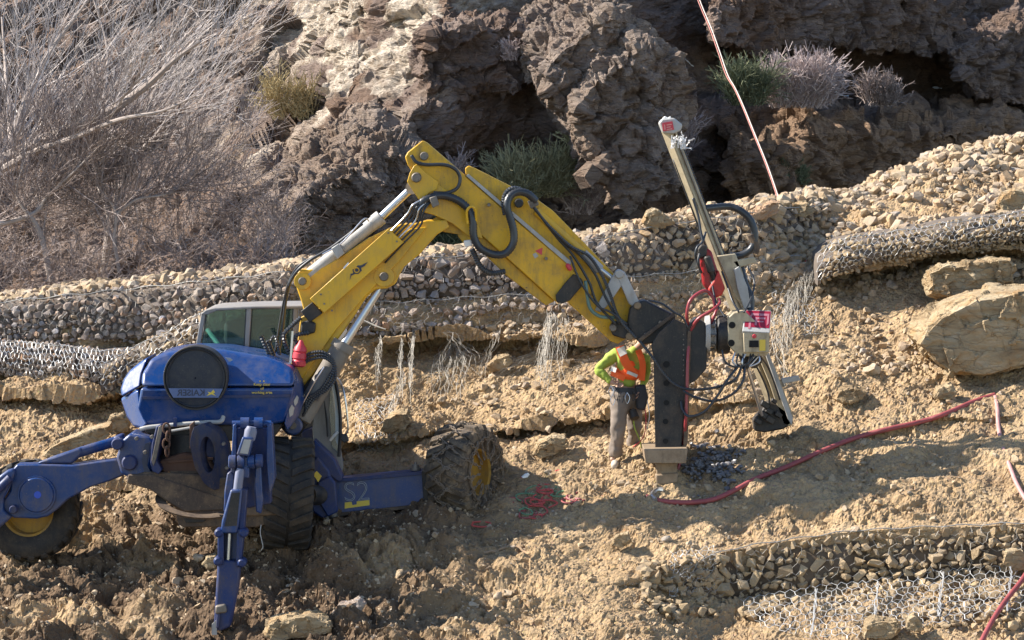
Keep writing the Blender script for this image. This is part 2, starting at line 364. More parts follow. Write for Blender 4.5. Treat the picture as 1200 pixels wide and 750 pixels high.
def psd(poly, X, Y):
    """distance inside a polygon (0 outside)"""
    n = len(poly); d = np.full(X.shape, 1e9); ins = np.zeros(X.shape, bool)
    for i in range(n):
        x0, y0 = poly[i]; x1, y1 = poly[(i + 1) % n]; ex, ey = x1 - x0, y1 - y0
        t = np.clip(((X - x0) * ex + (Y - y0) * ey) / (ex * ex + ey * ey), 0, 1)
        d = np.minimum(d, np.hypot(X - x0 - ex * t, Y - y0 - ey * t))
        cr = ((y0 > Y) != (y1 > Y)) & (X < (x1 - x0) * (Y - y0) / (y1 - y0 + 1e-9) + x0); ins ^= cr
    return np.where(ins, d, 0)
def rock(poly, h, wd):
    global CD
    CD = CD - .6 * h * np.clip(psd(poly, UX * .2 + CPX * .8, UY * .2 + CPY * .8) / wd, 0, 1)
rock([(322, 268), (345, 232), (400, 196), (470, 160), (505, 172), (530, 240), (520, 420), (300, 420)], .5, 20)
rock([(425, 112), (470, 92), (560, 62), (640, 78), (690, 130), (700, 200), (560, 250), (470, 165), (430, 140)], .7, 40)
rock([(628, 84), (650, 50), (716, 4), (742, 20), (748, 52), (705, 112), (640, 118)], 1.5, 30)
rock([(668, 128), (690, 84), (750, 40), (792, 62), (802, 124), (765, 172), (705, 185), (680, 160)], 1.8, 32)
rock([(688, 185), (716, 156), (742, 140), (765, 160), (790, 205), (702, 240)], 1.5, 22)
rock([(700, 250), (775, 178), (830, 150), (900, 200), (1010, 150), (1120, 150), (1300, 160), (1300, 330), (700, 330)], 1.0, 30)
rock([(255, 190), (268, 158), (300, 150), (338, 158), (345, 185), (300, 215), (260, 215)], 1.2, 20)
rock([(330, 150), (372, 60), (400, 30), (430, 40), (425, 120), (400, 190), (350, 215)], 1.2, 24)
rock([(560, 95), (600, 70), (640, 66), (650, 96), (600, 115)], .7, 12)
rock([(880, 40), (1000, 20), (1120, 30), (1240, 10), (1240, 70), (1100, 90), (940, 80)], 1.2, 22)
rock([(780, -40), (860, -60), (900, 20), (850, 60), (800, 40)], 1.2, 22)
# ledge that carries the bushes on the right
led = XI(CPX, [780, 860, 1000, 1300], [118, 128, 120, 135]); CD = CD + 1.3 * sm((led - CPY) / 9 * .9 + .5) * sm((CPX - 780) / 60)
CP = Pn(CPX, CPY, CD); cn = gnormals(CP)
cq = CP * np.array([1, .8, 1.0]); a_ = math.radians(28)
st = np.stack([cq[..., 0] * math.cos(a_) + cq[..., 2] * math.sin(a_), cq[..., 1], (-cq[..., 0] * math.sin(a_) + cq[..., 2] * math.cos(a_)) * 1.9], -1)
wq = st + .22 * np.stack([fbm(st * .8, 4, 11), fbm(st * .8, 4, 12), fbm(st * .8, 4, 13)], -1)
f1, g1 = facet(wq * .42, 21, 1.5, .5); f2, g2 = facet(wq * 1.5, 27, 1.0, .6); f3, g3 = facet(wq * 4.2, 35, 1.1, .7); f5, g5 = facet(wq * np.array([3, 3, 9]), 39, 1.1, .8)
ch = .26 * f1 + .09 * f2 + .032 * f3 + .022 * f5 - .08 * np.exp(-g1 * 16) - .03 * np.exp(-g2 * 12) + .08 * fbm(st * .9, 6, 17, .6) + .03 * fbm(st * 8, 4, 18, .6) + .09 * (1 - 2 * np.abs(vnoise(st * np.array([1.3, 1.3, .7]), 61))) + .05 * (1 - 2 * np.abs(vnoise(wq * 3.1, 62)))
CP = CP + cn * ch[..., None]
cliff = obj('cliff', (CP.reshape(-1, 3), grid_faces(*CP.shape[:2])), m_cliff, smooth=False, kind='structure')
ell = lambda x, y, a, b, r=0: np.exp(-((((CPX - x) * math.cos(r) + (CPY - y) * math.sin(r)) / a) ** 2 + ((-(CPX - x) * math.sin(r) + (CPY - y) * math.cos(r)) / b) ** 2))
nz = sm((fbm(st * 1.2, 4, 55) + .55) / .8)
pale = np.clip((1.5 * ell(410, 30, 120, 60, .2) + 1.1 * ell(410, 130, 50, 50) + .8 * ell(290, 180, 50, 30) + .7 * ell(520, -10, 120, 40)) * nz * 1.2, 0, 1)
pale = np.maximum(pale, .55 * np.clip(ell(690, 50, 40, 18, -.8) + ell(715, 100, 45, 18, -.6) + ell(400, 205, 90, 18, -.55) + ell(740, 145, 30, 15), 0, 1) * nz)  # diagonal pale streaks paint in the sunlit rims of the rock blocks
ochre = np.clip(1.1 * ell(1020, 185, 150, 38, -.1) + .9 * ell(760, 110, 40, 40) + .8 * ell(790, 215, 80, 40) + .5 * ell(1130, 70, 60, 50) + .6 * ell(360, 200, 80, 50), 0, 1) * nz
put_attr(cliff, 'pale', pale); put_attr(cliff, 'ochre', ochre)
def cpt(px, py):
    c = int(np.argmin(np.abs(CX - px))); r = int(np.argmin(np.abs(CY - py))); return Vector(CP[r, c])
# ---------------------------------------------------------------- stones
def hull_mesh(name, seed, npts=16, boxy=.5, sub=0, rough=.1, cube=False):
    r = random.Random(seed); bm = bmesh.new(); ex = (1, .9, 1) if cube else (1, r.uniform(.6, .95), r.uniform(.5, .85))
    for _ in range(npts):
        v = Vector([r.gauss(0, 1) for _ in range(3)]).normalized(); m_ = max(abs(c) for c in v); v = v.lerp(v / m_ * .8, boxy)
        v *= r.uniform(.82, 1.0); bm.verts.new([v[i] * ex[i] for i in range(3)])
    bmesh.ops.convex_hull(bm, input=bm.verts); bmesh.ops.delete(bm, geom=[v for v in bm.verts if not v.link_faces], context='VERTS')
    if sub:
        bmesh.ops.dissolve_limit(bm, angle_limit=.3, verts=bm.verts, edges=bm.edges)
        bmesh.ops.bevel(bm, geom=list(bm.edges), offset=.09, segments=1, affect='EDGES', clamp_overlap=True)
        bmesh.ops.triangulate(bm, faces=bm.faces)
        bmesh.ops.subdivide_edges(bm, edges=bm.edges, cuts=sub, use_grid_fill=True); bm.normal_update()
        pa = np.array([v.co[:] for v in bm.verts]); nn = fbm(pa * 1.6 + seed, 5, seed); f_, g_ = facet(pa * 1.7 + seed * 3.1, seed, 1, 1)
        f4, g4 = facet(pa * np.array([3, 3, 7]) + seed, seed + 9, 1, 1)
        for v, a, b2, c2 in zip(bm.verts, nn, f_, f4): v.co += v.normal * float(rough * (.7 * a + .9 * b2 + .35 * c2))
    me = bpy.data.meshes.new(name); bm.to_mesh(me); bm.free()
    if sub: me.polygons.foreach_set('use_smooth', [True] * len(me.polygons)); me.set_sharp_from_angle(angle=math.radians(40))
    return me
def hulls(n, npts, boxy, mat, s0, **k):
    L_ = [hull_mesh('stone', s0 + i, npts, boxy, **k) for i in range(n)]
    for m_ in L_: m_.materials.append(mat)
    return L_
H_tan = hulls(12, 17, .4, m_tan, 100); H_gry = hulls(12, 22, .3, m_gry, 200); H_tiny = hulls(10, 8, .3, m_tan, 500); H_yel = hulls(12, 16, .55, m_yel, 300); H_fit = [hulls(10, 13, .5, m_, 600 + 20 * k_, cube=True) for k_, m_ in enumerate((m_gry, m_tan, m_yel))]; H_med = hulls(8, 14, .5, m_tan, 400, sub=2)
def rot(r=random): return (r.uniform(0, 6.28), r.uniform(0, 6.28), r.uniform(0, 6.28))
def stone(me, p, s, parent=None, rt=None, name='stone'):
    o = bpy.data.objects.new(name, me); COL.objects.link(o)
    if parent: o.parent = parent; o.location = Vector(p) - wpos(parent)
    else: o.location = p
    o.rotation_euler = rt or rot(); o.scale = (s, s, s) if not isinstance(s, tuple) else s; return o
def mesh_arrays(me):
    V = np.array([v.co[:] for v in me.vertices]); T = []
    for p in me.polygons:
        vs = list(p.vertices); T += [(vs[0], vs[i], vs[i + 1]) for i in range(1, len(vs) - 1)]
    return V, np.array(T)
def rock_stuff(name, meshes, pts, sizes, mat, parent=None, flatz=1.0, kind='stuff'):
    """many small stones joined into one real mesh"""
    src = [mesh_arrays(m_) for m_ in meshes]; Vs, Fs, b = [], [], 0; pts = np.asarray(pts); sizes = np.asarray(sizes)
    for k, (V, T) in enumerate(src):
        pk = pts[k::len(src)]; sk_ = sizes[k::len(src)]; n = len(pk)
        if not n: continue
        e = RNG.uniform(0, 6.28, (n, 3)); c, s_ = np.cos(e), np.sin(e); I = np.zeros(n); O = np.ones(n)
        Rx = np.stack([O, I, I, I, c[:, 0], -s_[:, 0], I, s_[:, 0], c[:, 0]], -1).reshape(n, 3, 3)
        Rz = np.stack([c[:, 2], -s_[:, 2], I, s_[:, 2], c[:, 2], I, I, I, O], -1).reshape(n, 3, 3)
        W = np.einsum('nij,njk,vk->nvi', Rz, Rx, V) * sk_[:, None, None] * np.array([1, 1, flatz]) + pk[:, None, :]
        Vs.append(W.reshape(-1, 3)); Fs.append((T[None] + (np.arange(n) * len(V))[:, None, None]).reshape(-1, 3) + b); b += n * len(V)
    return obj(name, (np.concatenate(Vs), np.concatenate(Fs)), mat, parent, smooth=False, kind=kind)
# small gravel and pebbles all over the slope
def scatter(n, smin, smax, power=2.2, ylo=0, yhi=None):
    yhi = yhi or PT.shape[0] - 2
    r = np.minimum(RNG.integers(ylo, yhi, n * 2), PT.shape[0] - 1); c = RNG.integers(2, NX - 2, n * 2)
    den = sm((fbm(PT[r, c] * .8, 3, 140) + .55) / .9)
    keep = RNG.uniform(0, 1, n * 2) < .15 + .85 * den; r, c = r[keep][:n], c[keep][:n]
    s = smin + (smax - smin) * RNG.uniform(0, 1, len(r)) ** (power * 1.6); return r, c, s
r_, c_, s_ = scatter(26000, .012, .05)
rock_stuff('gravel', H_tiny, PT[r_, c_] + nr[r_, c_] * (s_ * .2)[:, None], s_, m_tan)
bpy.data.objects['gravel']['label'] = 'loose gravel and small broken stones strewn over the dry earth slope'
r_, c_, s_ = scatter(9000, .03, .11, 2.4, 370 - 60); m_ = (PXG[r_, c_] > 560)
r2, c2, s2 = scatter(8000, .04, .15, 1.7, 370 + 40, PT.shape[0] + 4); m2 = (PXG[r2, c2] > 880); r_, c_, s_ = np.concatenate([r_[m_], r2[m2]]), np.concatenate([c_[m_], c2[m2]]), np.concatenate([s_[m_], s2[m2]])
c3 = RNG.integers(2, NX - 2, 4400); k3 = RNG.uniform(0, 2.4, 4400); s3 = .03 + .10 * RNG.uniform(0, 1, 4400) ** 2.5; p3 = PT[-1][c3] + np.stack([0 * k3, .6 * k3 ** 1.3, .06 * k3 - .02 * k3 * k3 + s3 * .2], -1)
rock_stuff('rubble', H_tan[6:], np.concatenate([PT[r_, c_] + nr[r_, c_] * (s_ * .3)[:, None], p3]), np.concatenate([s_, s3]), m_tan)
bpy.data.objects['rubble']['label'] = 'grey and tan rubble covering the upper terraces below the cliff'
# stones big enough to pick out, grouped by the part of the slope they lie on
LM_STONES = []
REG = [('pale angular stone lying loose on the churned soil below the excavator', 'loose stones on the churned soil below the excavator', -20, 620, 600, 748, 60, (.05, .13)),
       ('tan angular stone lying loose on the slope between the chained wheel and the low gabion', 'loose stones on the slope above the low gabion', 620, 1210, 520, 640, 60, (.045, .12)),
       ('light tan stone lying on the sunlit bank behind the excavator boom', 'loose stones on the sunlit bank behind the boom', 395, 760, 400, 520, 45, (.045, .12)),
       ('tan stone lying on the sunlit earth between the drill mast and the big boulder', 'loose stones between drill mast and boulder', 900, 1210, 350, 500, 50, (.05, .13)),
       ('broken pale stone lying on the crest of the slope against the dark cliff', 'broken stones along the crest of the slope', 880, 1210, 180, 290, 80, (.06, .19))]
for lab, grp, xa, xb, ya, yb, n, (sa, sb) in REG:
    for _ in range(n):
        x = random.uniform(xa, xb); y = random.uniform(ya, yb)
        if xa > 800 and yb < 300 and y < L3(x) + 2: y = L3(x) + random.uniform(2, 55)
        r, c = gcell(x, y); s = sa + (sb - sa) * random.random() ** 2.0
        p = Vector(PT[r, c]) + Vector(nr[r, c]) * s * .25
        o = stone(random.choice(H_med if s > .085 else H_tan), p, (s, s * random.uniform(.7, 1), s * random.uniform(.55, .95)), name='loose_stone')
        o.rotation_euler = (random.gauss(0, .4), random.gauss(0, .4), random.uniform(0, 6.28)); tag(o, lab, 'stone', grp); LM_STONES.append((o, x, y, s))

LMK = [(258, 735, 'near the foot of the upright outrigger'), (60, 665, 'below the left wheel of the excavator'), (335, 650, 'in front of the black front wheel'), (140, 700, 'in the dark churned soil left of the outrigger'), (545, 610, 'below the chained wheel'), (470, 700, 'at the bottom edge between outrigger and low wall'),
       (700, 600, 'left of the red hose coil'), (850, 610, 'on the slope above the low stone wall'), (1000, 560, 'between the long red hose and the low stone wall'), (1130, 560, 'beside the pale hose at the right edge'), (640, 520, 'around the eroded bank left of the worker'), (480, 490, 'on the lit bank right of the cab'),
       (690, 470, 'on the lit ground left of the worker'), (900, 440, 'above the foot of the drill mast'), (1010, 470, 'on the slope left of the largest boulder'), (1140, 460, 'just below the largest boulder'), (1000, 380, 'under the overhanging wire basket'), (930, 262, 'at the foot of the hanging ropes'), (1040, 225, 'midway along the rubble crest'), (1150, 200, 'at the top right end of the rubble crest')]
for o, x, y, s in LM_STONES:
    l = min(LMK, key=lambda q_: (q_[0] - x) ** 2 + ((q_[1] - y) * 1.6) ** 2)[2]; sz = 'small' if s < .075 else ('medium' if s < .105 else 'large')
    col = 'tan' if y > 300 else 'pale'; o['label'] = '%s %s angular stone loose %s' % (sz, col, l); o['group'] = '%s %s stones %s' % (sz, col, l)
# ---------------------------------------------------------------- boulders with outlines of their own
def boulder(poly, Y, dep, label, mat=None, catg='boulder', rough=.05, cuts=5, lean=.12, seed=1, name='boulder', tilt=0, sl=0, cap=9000, fine=0, emin=.022):
    mat = mat or m_boul; n = len(poly); cx = sum(p[0] for p in poly) / n; cy = sum(p[1] for p in poly) / n
    b = P(cx, max(p[1] for p in poly), Y + dep * .5); bm = bmesh.new(); rings = []
    for k, (f, s_) in enumerate(((0, .955), (.12, 1.0), (.8, .99), (1, .86))):
        rings.append([bm.verts.new(P(cx + (x - cx) * s_, cy + (y - cy) * s_, Y + sl * (x - cx)) + Vector((tilt * dep * f, dep * f, lean * dep * f)) - b) for x, y in poly])
    for a, c in zip(rings, rings[1:]):
        for i in range(n): bm.faces.new((a[i], a[(i + 1) % n], c[(i + 1) % n], c[i]))
    bm.faces.new(rings[0]); bm.faces.new(rings[-1][::-1]); bmesh.ops.recalc_face_normals(bm, faces=bm.faces)
    bmesh.ops.triangulate(bm, faces=bm.faces); L = max(e.calc_length() for e in bm.edges)
    for _ in range(cuts):
        es = [e for e in bm.edges if e.calc_length() > max(emin, L / 2 ** (_ + 1.6))]
        if not es or len(bm.verts) > cap: break
        bmesh.ops.subdivide_edges(bm, edges=es, cuts=1); bmesh.ops.triangulate(bm, faces=bm.faces)
    bm.normal_update(); pa = np.array([v.co[:] for v in bm.verts]); g = max(.12, L)
    f1_, _1 = facet(pa / g * 3.2 + seed * 5.1, seed, 1, .6); f2_, _2 = facet(pa / g * np.array([5, 6, 12]) + seed, seed + 3, 1, .8); n1 = fbm(pa / g * 2 + seed, 5, seed)
    f3_ = np.zeros(len(pa))
    if fine:
        pw_ = pa + .12 * np.stack([fbm(pa * 2, 3, 1), fbm(pa * 2, 3, 2), fbm(pa * 2, 3, 3)], -1)
        q1, e1 = facet(pw_ * 1.7, seed + 5, 1.2, .9); q2, e2 = facet(pw_ * np.array([4.5, 4.5, 7]), seed + 6, 1.1, .9)
        f3_ = fine * (1.1 * q1 - .5 * np.exp(-e1 * 14) + .42 * q2 - .2 * np.exp(-e2 * 9) + .5 * (1 - 2 * np.abs(vnoise(pa * 1.9, seed))) + .3 * fbm(pa * 6, 4, seed))
    for v, a, c, e, z in zip(bm.verts, n1, f1_, f2_, f3_): v.co += v.normal * float(rough * g * (1.0 * a + 1.5 * c + .45 * e) + z)
    me = bpy.data.meshes.new(name); bm.to_mesh(me); bm.free(); me.materials.append(mat)
    me.polygons.foreach_set('use_smooth', [True] * len(me.polygons)); me.set_sharp_from_angle(angle=math.radians(32))
    o = bpy.data.objects.new(name, me); COL.objects.link(o); o.location = b; return tag(o, label, catg)
def bo(poly, label, dep=.4, off=.1, **k):
    cx = sum(p[0] for p in poly) / len(poly); by = max(p[1] for p in poly)
    return boulder(poly, (gD(cx, by) if by > 270 else min(gD(cx, by), DG[-1, gcell(cx, by)[1]])) - off - (.25 if by < 270 else 0), dep, label, **k)
bo([(1076, 404), (1086, 388), (1100, 374), (1122, 362), (1150, 350), (1180, 346), (1216, 345), (1240, 360), (1240, 412), (1200, 428), (1165, 439), (1118, 440), (1094, 424), (1086, 414)], 'very large ochre boulder at the right edge with a grey weathered top', 1.3, .35, rough=.034, cuts=7, lean=.08, seed=4)
bo([(1090, 320), (1104, 313), (1126, 310), (1160, 306), (1186, 304), (1190, 318), (1189, 331), (1168, 336), (1140, 342), (1110, 347), (1092, 345)], 'long flat ochre slab under the overhanging wire basket, above the largest boulder', .6, .55, rough=.06, cuts=6, lean=.02, seed=9)
bo([(1170, 240), (1176, 228), (1190, 223), (1204, 226), (1206, 240), (1190, 248), (1176, 246)], 'pale angular block on top of the right basket near the picture edge', .3, .1, seed=11)
bo([(752, 262), (758, 250), (768, 246), (780, 253), (790, 262), (776, 268), (758, 268)], 'pale pointed block on the wall crest left of the drill mast', .3, .1, seed=12)
bo([(880, 254), (888, 246), (906, 237), (914, 238), (912, 249), (896, 257), (884, 259)], 'reddish brown slab on the crest at the foot of the hanging ropes', .3, .1, mat=stone_mat('red_stone', [(0, (.30, .17, .10)), (1, (.35, .22, .14))]), seed=13)
bo([(923, 250), (930, 240), (946, 238), (956, 247), (944, 255)], 'brown block just right of the rope foot on the crest', .25, .1, mat=m_boul, seed=14)
bo([(48, 535), (60, 524), (84, 513), (112, 503), (128, 499), (130, 508), (118, 520), (86, 532), (60, 540)], 'long tilted ochre slab behind the blue left leg of the excavator', .35, .25, seed=15, rough=.035)
bo([(122, 502), (128, 490), (142, 486), (152, 492), (150, 506), (130, 510)], 'orange brown block beside the left corner of the blue hood', .3, .2, seed=16)
bo([(446, 506), (452, 494), (464, 486), (477, 484), (483, 494), (474, 503), (456, 508)], 'rounded tan boulder on the slope right of the cab', .35, .12, seed=17)
bo([(624, 533), (632, 520), (648, 512), (662, 513), (666, 524), (650, 533), (634, 537)], 'ochre block stuck in the small eroded bank left of the worker', .3, .15, seed=18)
bo([(308, 745), (314, 732), (334, 726), (362, 723), (384, 728), (390, 738), (372, 746), (344, 750), (320, 752)], 'long pale slab at the lower edge below the front wheel', .4, .2, seed=19)
bo([(1013, 748), (1016, 733), (1030, 728), (1050, 730), (1056, 738), (1044, 748)], 'pale block under the sagging wire mesh at the bottom edge', .3, .2, seed=20)
bo([(1062, 738), (1064, 727), (1072, 722), (1081, 730), (1080, 740)], 'small brown block beside the pale one under the wire mesh', .2, .2, seed=21)
bo([(570, 430), (582, 420), (596, 417), (600, 424), (590, 433), (576, 436)], 'orange stone in the cut bank below the torn wire', .25, .12, seed=22)
bo([(978, 468), (984, 458), (1000, 455), (1016, 460), (1010, 470), (990, 473)], 'tan slab on the slope left of the largest boulder', .3, .1, seed=23)
bo([(1176, 660), (1180, 646), (1196, 644), (1204, 654), (1202, 668), (1184, 670)], 'tan block leaning on the low stone wall by the red hose', .2, .2, seed=24)
bo([(716, 640), (722, 628), (736, 626), (740, 636), (730, 642)], 'small square stone on bare earth left of the low stone wall', .15, .08, seed=25)
bo([(1094, 466), (1100, 456), (1116, 452), (1122, 462), (1110, 470)], 'rounded stone just below the largest boulder', .25, .1, seed=26)
bo([(386, 722), (398, 712), (420, 704), (428, 708), (422, 718), (400, 724)], 'flat grey stone in shadow right of the outrigger foot', .25, .12, seed=27, mat=m_gry)
bo([(236, 662), (242, 654), (252, 652), (254, 664), (244, 668)], 'pale stone just left of the upright outrigger on churned soil', .2, .15, seed=28)
def outcrop(poly, Y, label, seed, dep=3.0, lean=.30, tilt=-.20, rough=.035, pale=.22, och=0, sl=.007):
    o = boulder(poly, Y, dep, label, mat=m_cliff, catg='rock outcrop', name='rock_outcrop', rough=rough, cuts=8, lean=lean, tilt=tilt, seed=seed, sl=sl, cap=26000, fine=.16, emin=.05)
    o.data.polygons.foreach_set('use_smooth', [False] * len(o.data.polygons))
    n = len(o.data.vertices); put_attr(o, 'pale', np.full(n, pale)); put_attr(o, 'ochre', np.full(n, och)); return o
outcrop([(636, 100), (642, 74), (676, 46), (712, 12), (736, 20), (752, 52), (744, 84), (706, 124), (664, 130)], 58.1, 'upper tilted block of cliff rock with a sunlit sloping top, left of the snow streak', 31)
outcrop([(674, 134), (694, 100), (746, 50), (776, 58), (800, 90), (808, 134), (772, 182), (712, 192), (684, 172)], 57.8, 'larger lower block of fractured cliff rock with a sunlit top, above the mast head', 32)
outcrop([(694, 204), (716, 172), (752, 150), (786, 178), (796, 222), (736, 246)], 57.6, 'small rough rock knob between the olive bush and the mast head', 33, 2.2)
outcrop([(330, 262), (352, 236), (404, 200), (462, 172), (498, 184), (512, 250), (500, 330), (330, 330)], 56.3, 'dark rock slab with a lit upper edge directly left of the boom head', 34, 3.0)
outcrop([(826, 10), (880, -16), (990, -24), (1080, -6), (1130, 36), (1100, 66), (980, 50), (880, 60), (834, 44)], 63.9, 'broad dark rock shoulder above the bushes at the upper right', 35, 2.5, .2, .1, pale=0, sl=.0125)
outcrop([(850, 168), (960, 152), (1080, 156), (1170, 142), (1290, 150), (1310, 220), (1200, 280), (1000, 290), (880, 270)], 63.0, 'long ochre rock ledge under the bushes just behind the rubble crest', 36, 3.0, .15, .1, pale=0, och=.75, sl=.0115)
outcrop([(1110, 60), (1180, 30), (1290, 20), (1300, 100), (1230, 130), (1140, 112)], 66.2, 'dark layered rock block at the top right edge of the cliff', 37, 2.5, .2, .1, pale=0, sl=.0125)
outcrop([(500, 40), (560, 24), (620, 34), (640, 70), (600, 110), (530, 120), (490, 90)], 59.2, 'dark shaded rock face above the boom head', 38, 1.5, .2, -.1, pale=0)
# ---------------------------------------------------------------- gabion walls
m_core = flat('packed_grit', (.12, .095, .075), .95, 0, .4, 20.0)
m_wire = flat('zinc_wire', (.48, .48, .47), .45, .35, .2, 8); m_wired = flat('dull_wire', (.30, .29, .27), .6, .4, .2, 8)
def dep0(px, py): r, c = gcell(px, py); return DG[r, c]
def surf_grid(x0, x1, top, bot, Df, nx, ny):
    X = np.linspace(x0, x1, nx); T = np.linspace(0, 1, ny); A = np.zeros((ny, nx, 3))
    for j, t in enumerate(T):
        y = top(X) + (bot(X) - top(X)) * t; A[j] = Pn(X, y, Df(X, y, t))
    return A
def closed(A, back):
    """front sheet plus a back sheet and rims"""
    ny, nx = A.shape[:2]; B = A + np.array(back); V = np.concatenate([A.reshape(-1, 3), B.reshape(-1, 3)]); n = ny * nx; i = np.arange(n).reshape(ny, nx)
    Fc = [tuple(f) for f in grid_faces(ny, nx)] + [tuple(int(k) + n for k in f[::-1]) for f in grid_faces(ny, nx)]
    loop = list(i[0]) + list(i[1:, -1]) + list(i[-1, -2::-1]) + list(i[-2:0:-1, 0])
    Fc += [(int(a), int(a) + n, int(b) + n, int(b)) for a, b in zip(loop, loop[1:] + loop[:1])]
    mb = MB(); mb.add([tuple(v) for v in V], [tuple(int(k) for k in f) for f in Fc]); return mb
def hexwire(x0, x1, top, bot, Df, cw, chh, r, jit=.12, ripple=.02, drop=0, seed=0):
    R = np.random.default_rng(seed); a, b = [], []; ny = int(np.max(bot(np.linspace(x0, x1, 20)) - top(np.linspace(x0, x1, 20))) / chh) + 1; nx = int((x1 - x0) / cw)
    def pt(u, v):
        x = x0 + u * cw; y = top(x) + v * chh; return x, y
    J = {}
    def nd(i, j):
        k = (round(i * 4), round(j * 10))
        if k not in J: J[k] = (R.normal(0, jit), R.normal(0, jit), R.normal(0, ripple))
        q_ = J[k]; x, y = pt(i + q_[0], j + q_[1]); return x, y, q_[2]
    E = []
    def zz(k, j): return nd(k * .5, j + (.2 if (k + j) % 2 else -.2))
    for j in range(ny):
        for k in range(2 * nx):
            for (p_, q_) in ([((k, j), (k + 1, j))] + ([((k, j), (k, j + 1))] if (k + j) % 2 else [])):
                A_, B_ = zz(*p_), zz(*q_)
                if A_[1] > bot(A_[0]) or B_[1] > bot(B_[0]) + 2 or R.random() < drop: continue
                E.append((A_, B_))
    A_ = np.array([e[0] for e in E]); B_ = np.array([e[1] for e in E])
    tt = lambda Q: np.clip((Q[:, 1] - top(Q[:, 0])) / np.maximum(bot(Q[:, 0]) - top(Q[:, 0]), 1), 0, 1)
    pa = Pn(A_[:, 0], A_[:, 1], Df(A_[:, 0], A_[:, 1], tt(A_)) + A_[:, 2]); pb = Pn(B_[:, 0], B_[:, 1], Df(B_[:, 0], B_[:, 1], tt(B_)) + B_[:, 2])
    return segs(pa, pb, r, r)
def gabion(label, x0, x1, top, bot, off, size, meshes, mat, catg='gabion', bulge=.06, wire=None, seed=0, topn=2, wirem=None, corem=None, thick=.45, patchy=False, fat=1.04, low_row=True):
    R = random.Random(seed); V_ = np.vectorize(dep0, otypes=[float])
    Df = lambda x, y, t: V_(x, y) - off - bulge * np.sin(np.clip(np.asarray(t), 0, 1) * math.pi)
    # depth taken at mid height so the face stands steep
    mid = lambda x: V_(x, (top(x) + bot(x)) / 2)
    Df = lambda x, y, t: mid(np.asarray(x, float)) - off - bulge * np.sin(np.clip(np.asarray(t), 0, 1) * math.pi) + .16 * (.5 - np.asarray(t))
    cx = (x0 + x1) / 2; g = thing('gabion_wall', label, catg, P(cx, float(bot(cx)), float(Df(np.array([cx]), 0, 1)[0])))
    A = surf_grid(x0, x1, top, bot, lambda x, y, t: Df(x, y, t) + .05, 60, 7)
    A = A + (fbm(A * 2.5, 3, seed)[..., None] * np.array([.0, .07, .02]))
    obj('core', closed(A, (0, thick, .05)), corem or m_core, g, sharp=50)
    # stones fitted row by row, every one its own size and turn
    pts = []; hmax = float(np.max(bot(np.linspace(x0, x1, 30)) - top(np.linspace(x0, x1, 30)))); nr_ = max(2, int(round(hmax / (size * .92))))
    ys = [0.0]
    for k_ in range(nr_): ys.append(ys[-1] + R.uniform(.55, 1.45))
    ys = [v_ / ys[-1] for v_ in ys]
    for k_ in range(-1 if topn else 0, nr_ + (1 if low_row else 0)):
        x = x0 + R.uniform(0, size)
        while x < x1:
            hh = float(bot(x) - top(x)); ya, yb_ = (ys[k_], ys[k_ + 1]) if 0 <= k_ < nr_ else ((-.8 / nr_, 0) if k_ < 0 else (1, 1 + .7 / nr_))
            rh = (yb_ - ya) * hh; wpx = max(rh, size * .6) * R.uniform(.6, 1.8)
            if rh < size * .35: x += wpx; continue
            xm = x + wpx / 2; t = (ya + yb_) / 2 + R.gauss(0, .20) * (yb_ - ya); x += wpx * .93
            if patchy and vnoise(np.array([[x / 42., t * 3, seed]]), seed)[0] < -.12: continue
            d = float(Df(np.array([xm]), 0, min(max(t, 0), 1))[0]) + (.10 if k_ < 0 else 0) + R.gauss(0, .02)
            pts.append((P(xm, float(top(xm)) + t * hh, d), M(wpx, d) * .56, M(rh, d) * .62 * R.uniform(.8, 1.15), rh * wpx))
    pts.sort(key=lambda q_: -q_[3]); big, rest = pts[:295], pts[295:]
    fits = H_fit[(m_gry, m_tan, m_yel).index(mat)]
    for p, sx, sz, _ in big: stone(R.choice(fits), p, (sx * fat, .5 * (sx + sz) * R.uniform(.8, 1.1), sz * fat), g, rt=(R.gauss(0, .25), R.gauss(0, .5) + R.choice([0, 1.57, 3.14]) * 0, R.choice([0, 3.14]) + R.gauss(0, .3)))
    rest = [(q_[0], q_[1]) for q_ in rest]
    # packing between the big stones
    n = int((x1 - x0) * hmax / (size * size) * 2.8); X = RNG.uniform(x0, x1, n); T = RNG.uniform(-.05, 1.02, n); Yp = top(X) + (bot(X) - top(X)) * T
    pk = Pn(X, Yp, Df(X, Yp, T) + .06); sk_ = RNG.uniform(.14, .30, n) * size * 40 / F
    if rest: pk = np.concatenate([pk, np.array([tuple(q_[0]) for q_ in rest])]); sk_ = np.concatenate([sk_, np.array([q_[1] for q_ in rest])])
    rock_stuff('packing_stones', H_tiny, pk, sk_, mat, g)
    ex_ = np.linspace(x0, x1, 60); obj('edge_wire', MB().tube([P(float(a_), float(top(a_)) - size * .25 + math.sin(a_ * .13 + seed) * 1.2, float(Df(np.array([a_]), 0, 0)[0]) - .06) for a_ in ex_], .007, 5), m_wired, g, sharp=180)
    if wire:
        cw, chh, r, drop = wire
        obj('wire_mesh', hexwire(x0, x1, lambda x: top(x) - 3, bot, lambda x, y, t: Df(x, y, t) - .075, cw, chh, r, drop=drop, seed=seed), wirem or m_wired, g, smooth=False, kind='stuff')
    return g, Df
def I(*p):
    xs_ = p[0::2]; ys_ = p[1::2]; return lambda x: XI(x, xs_, ys_)
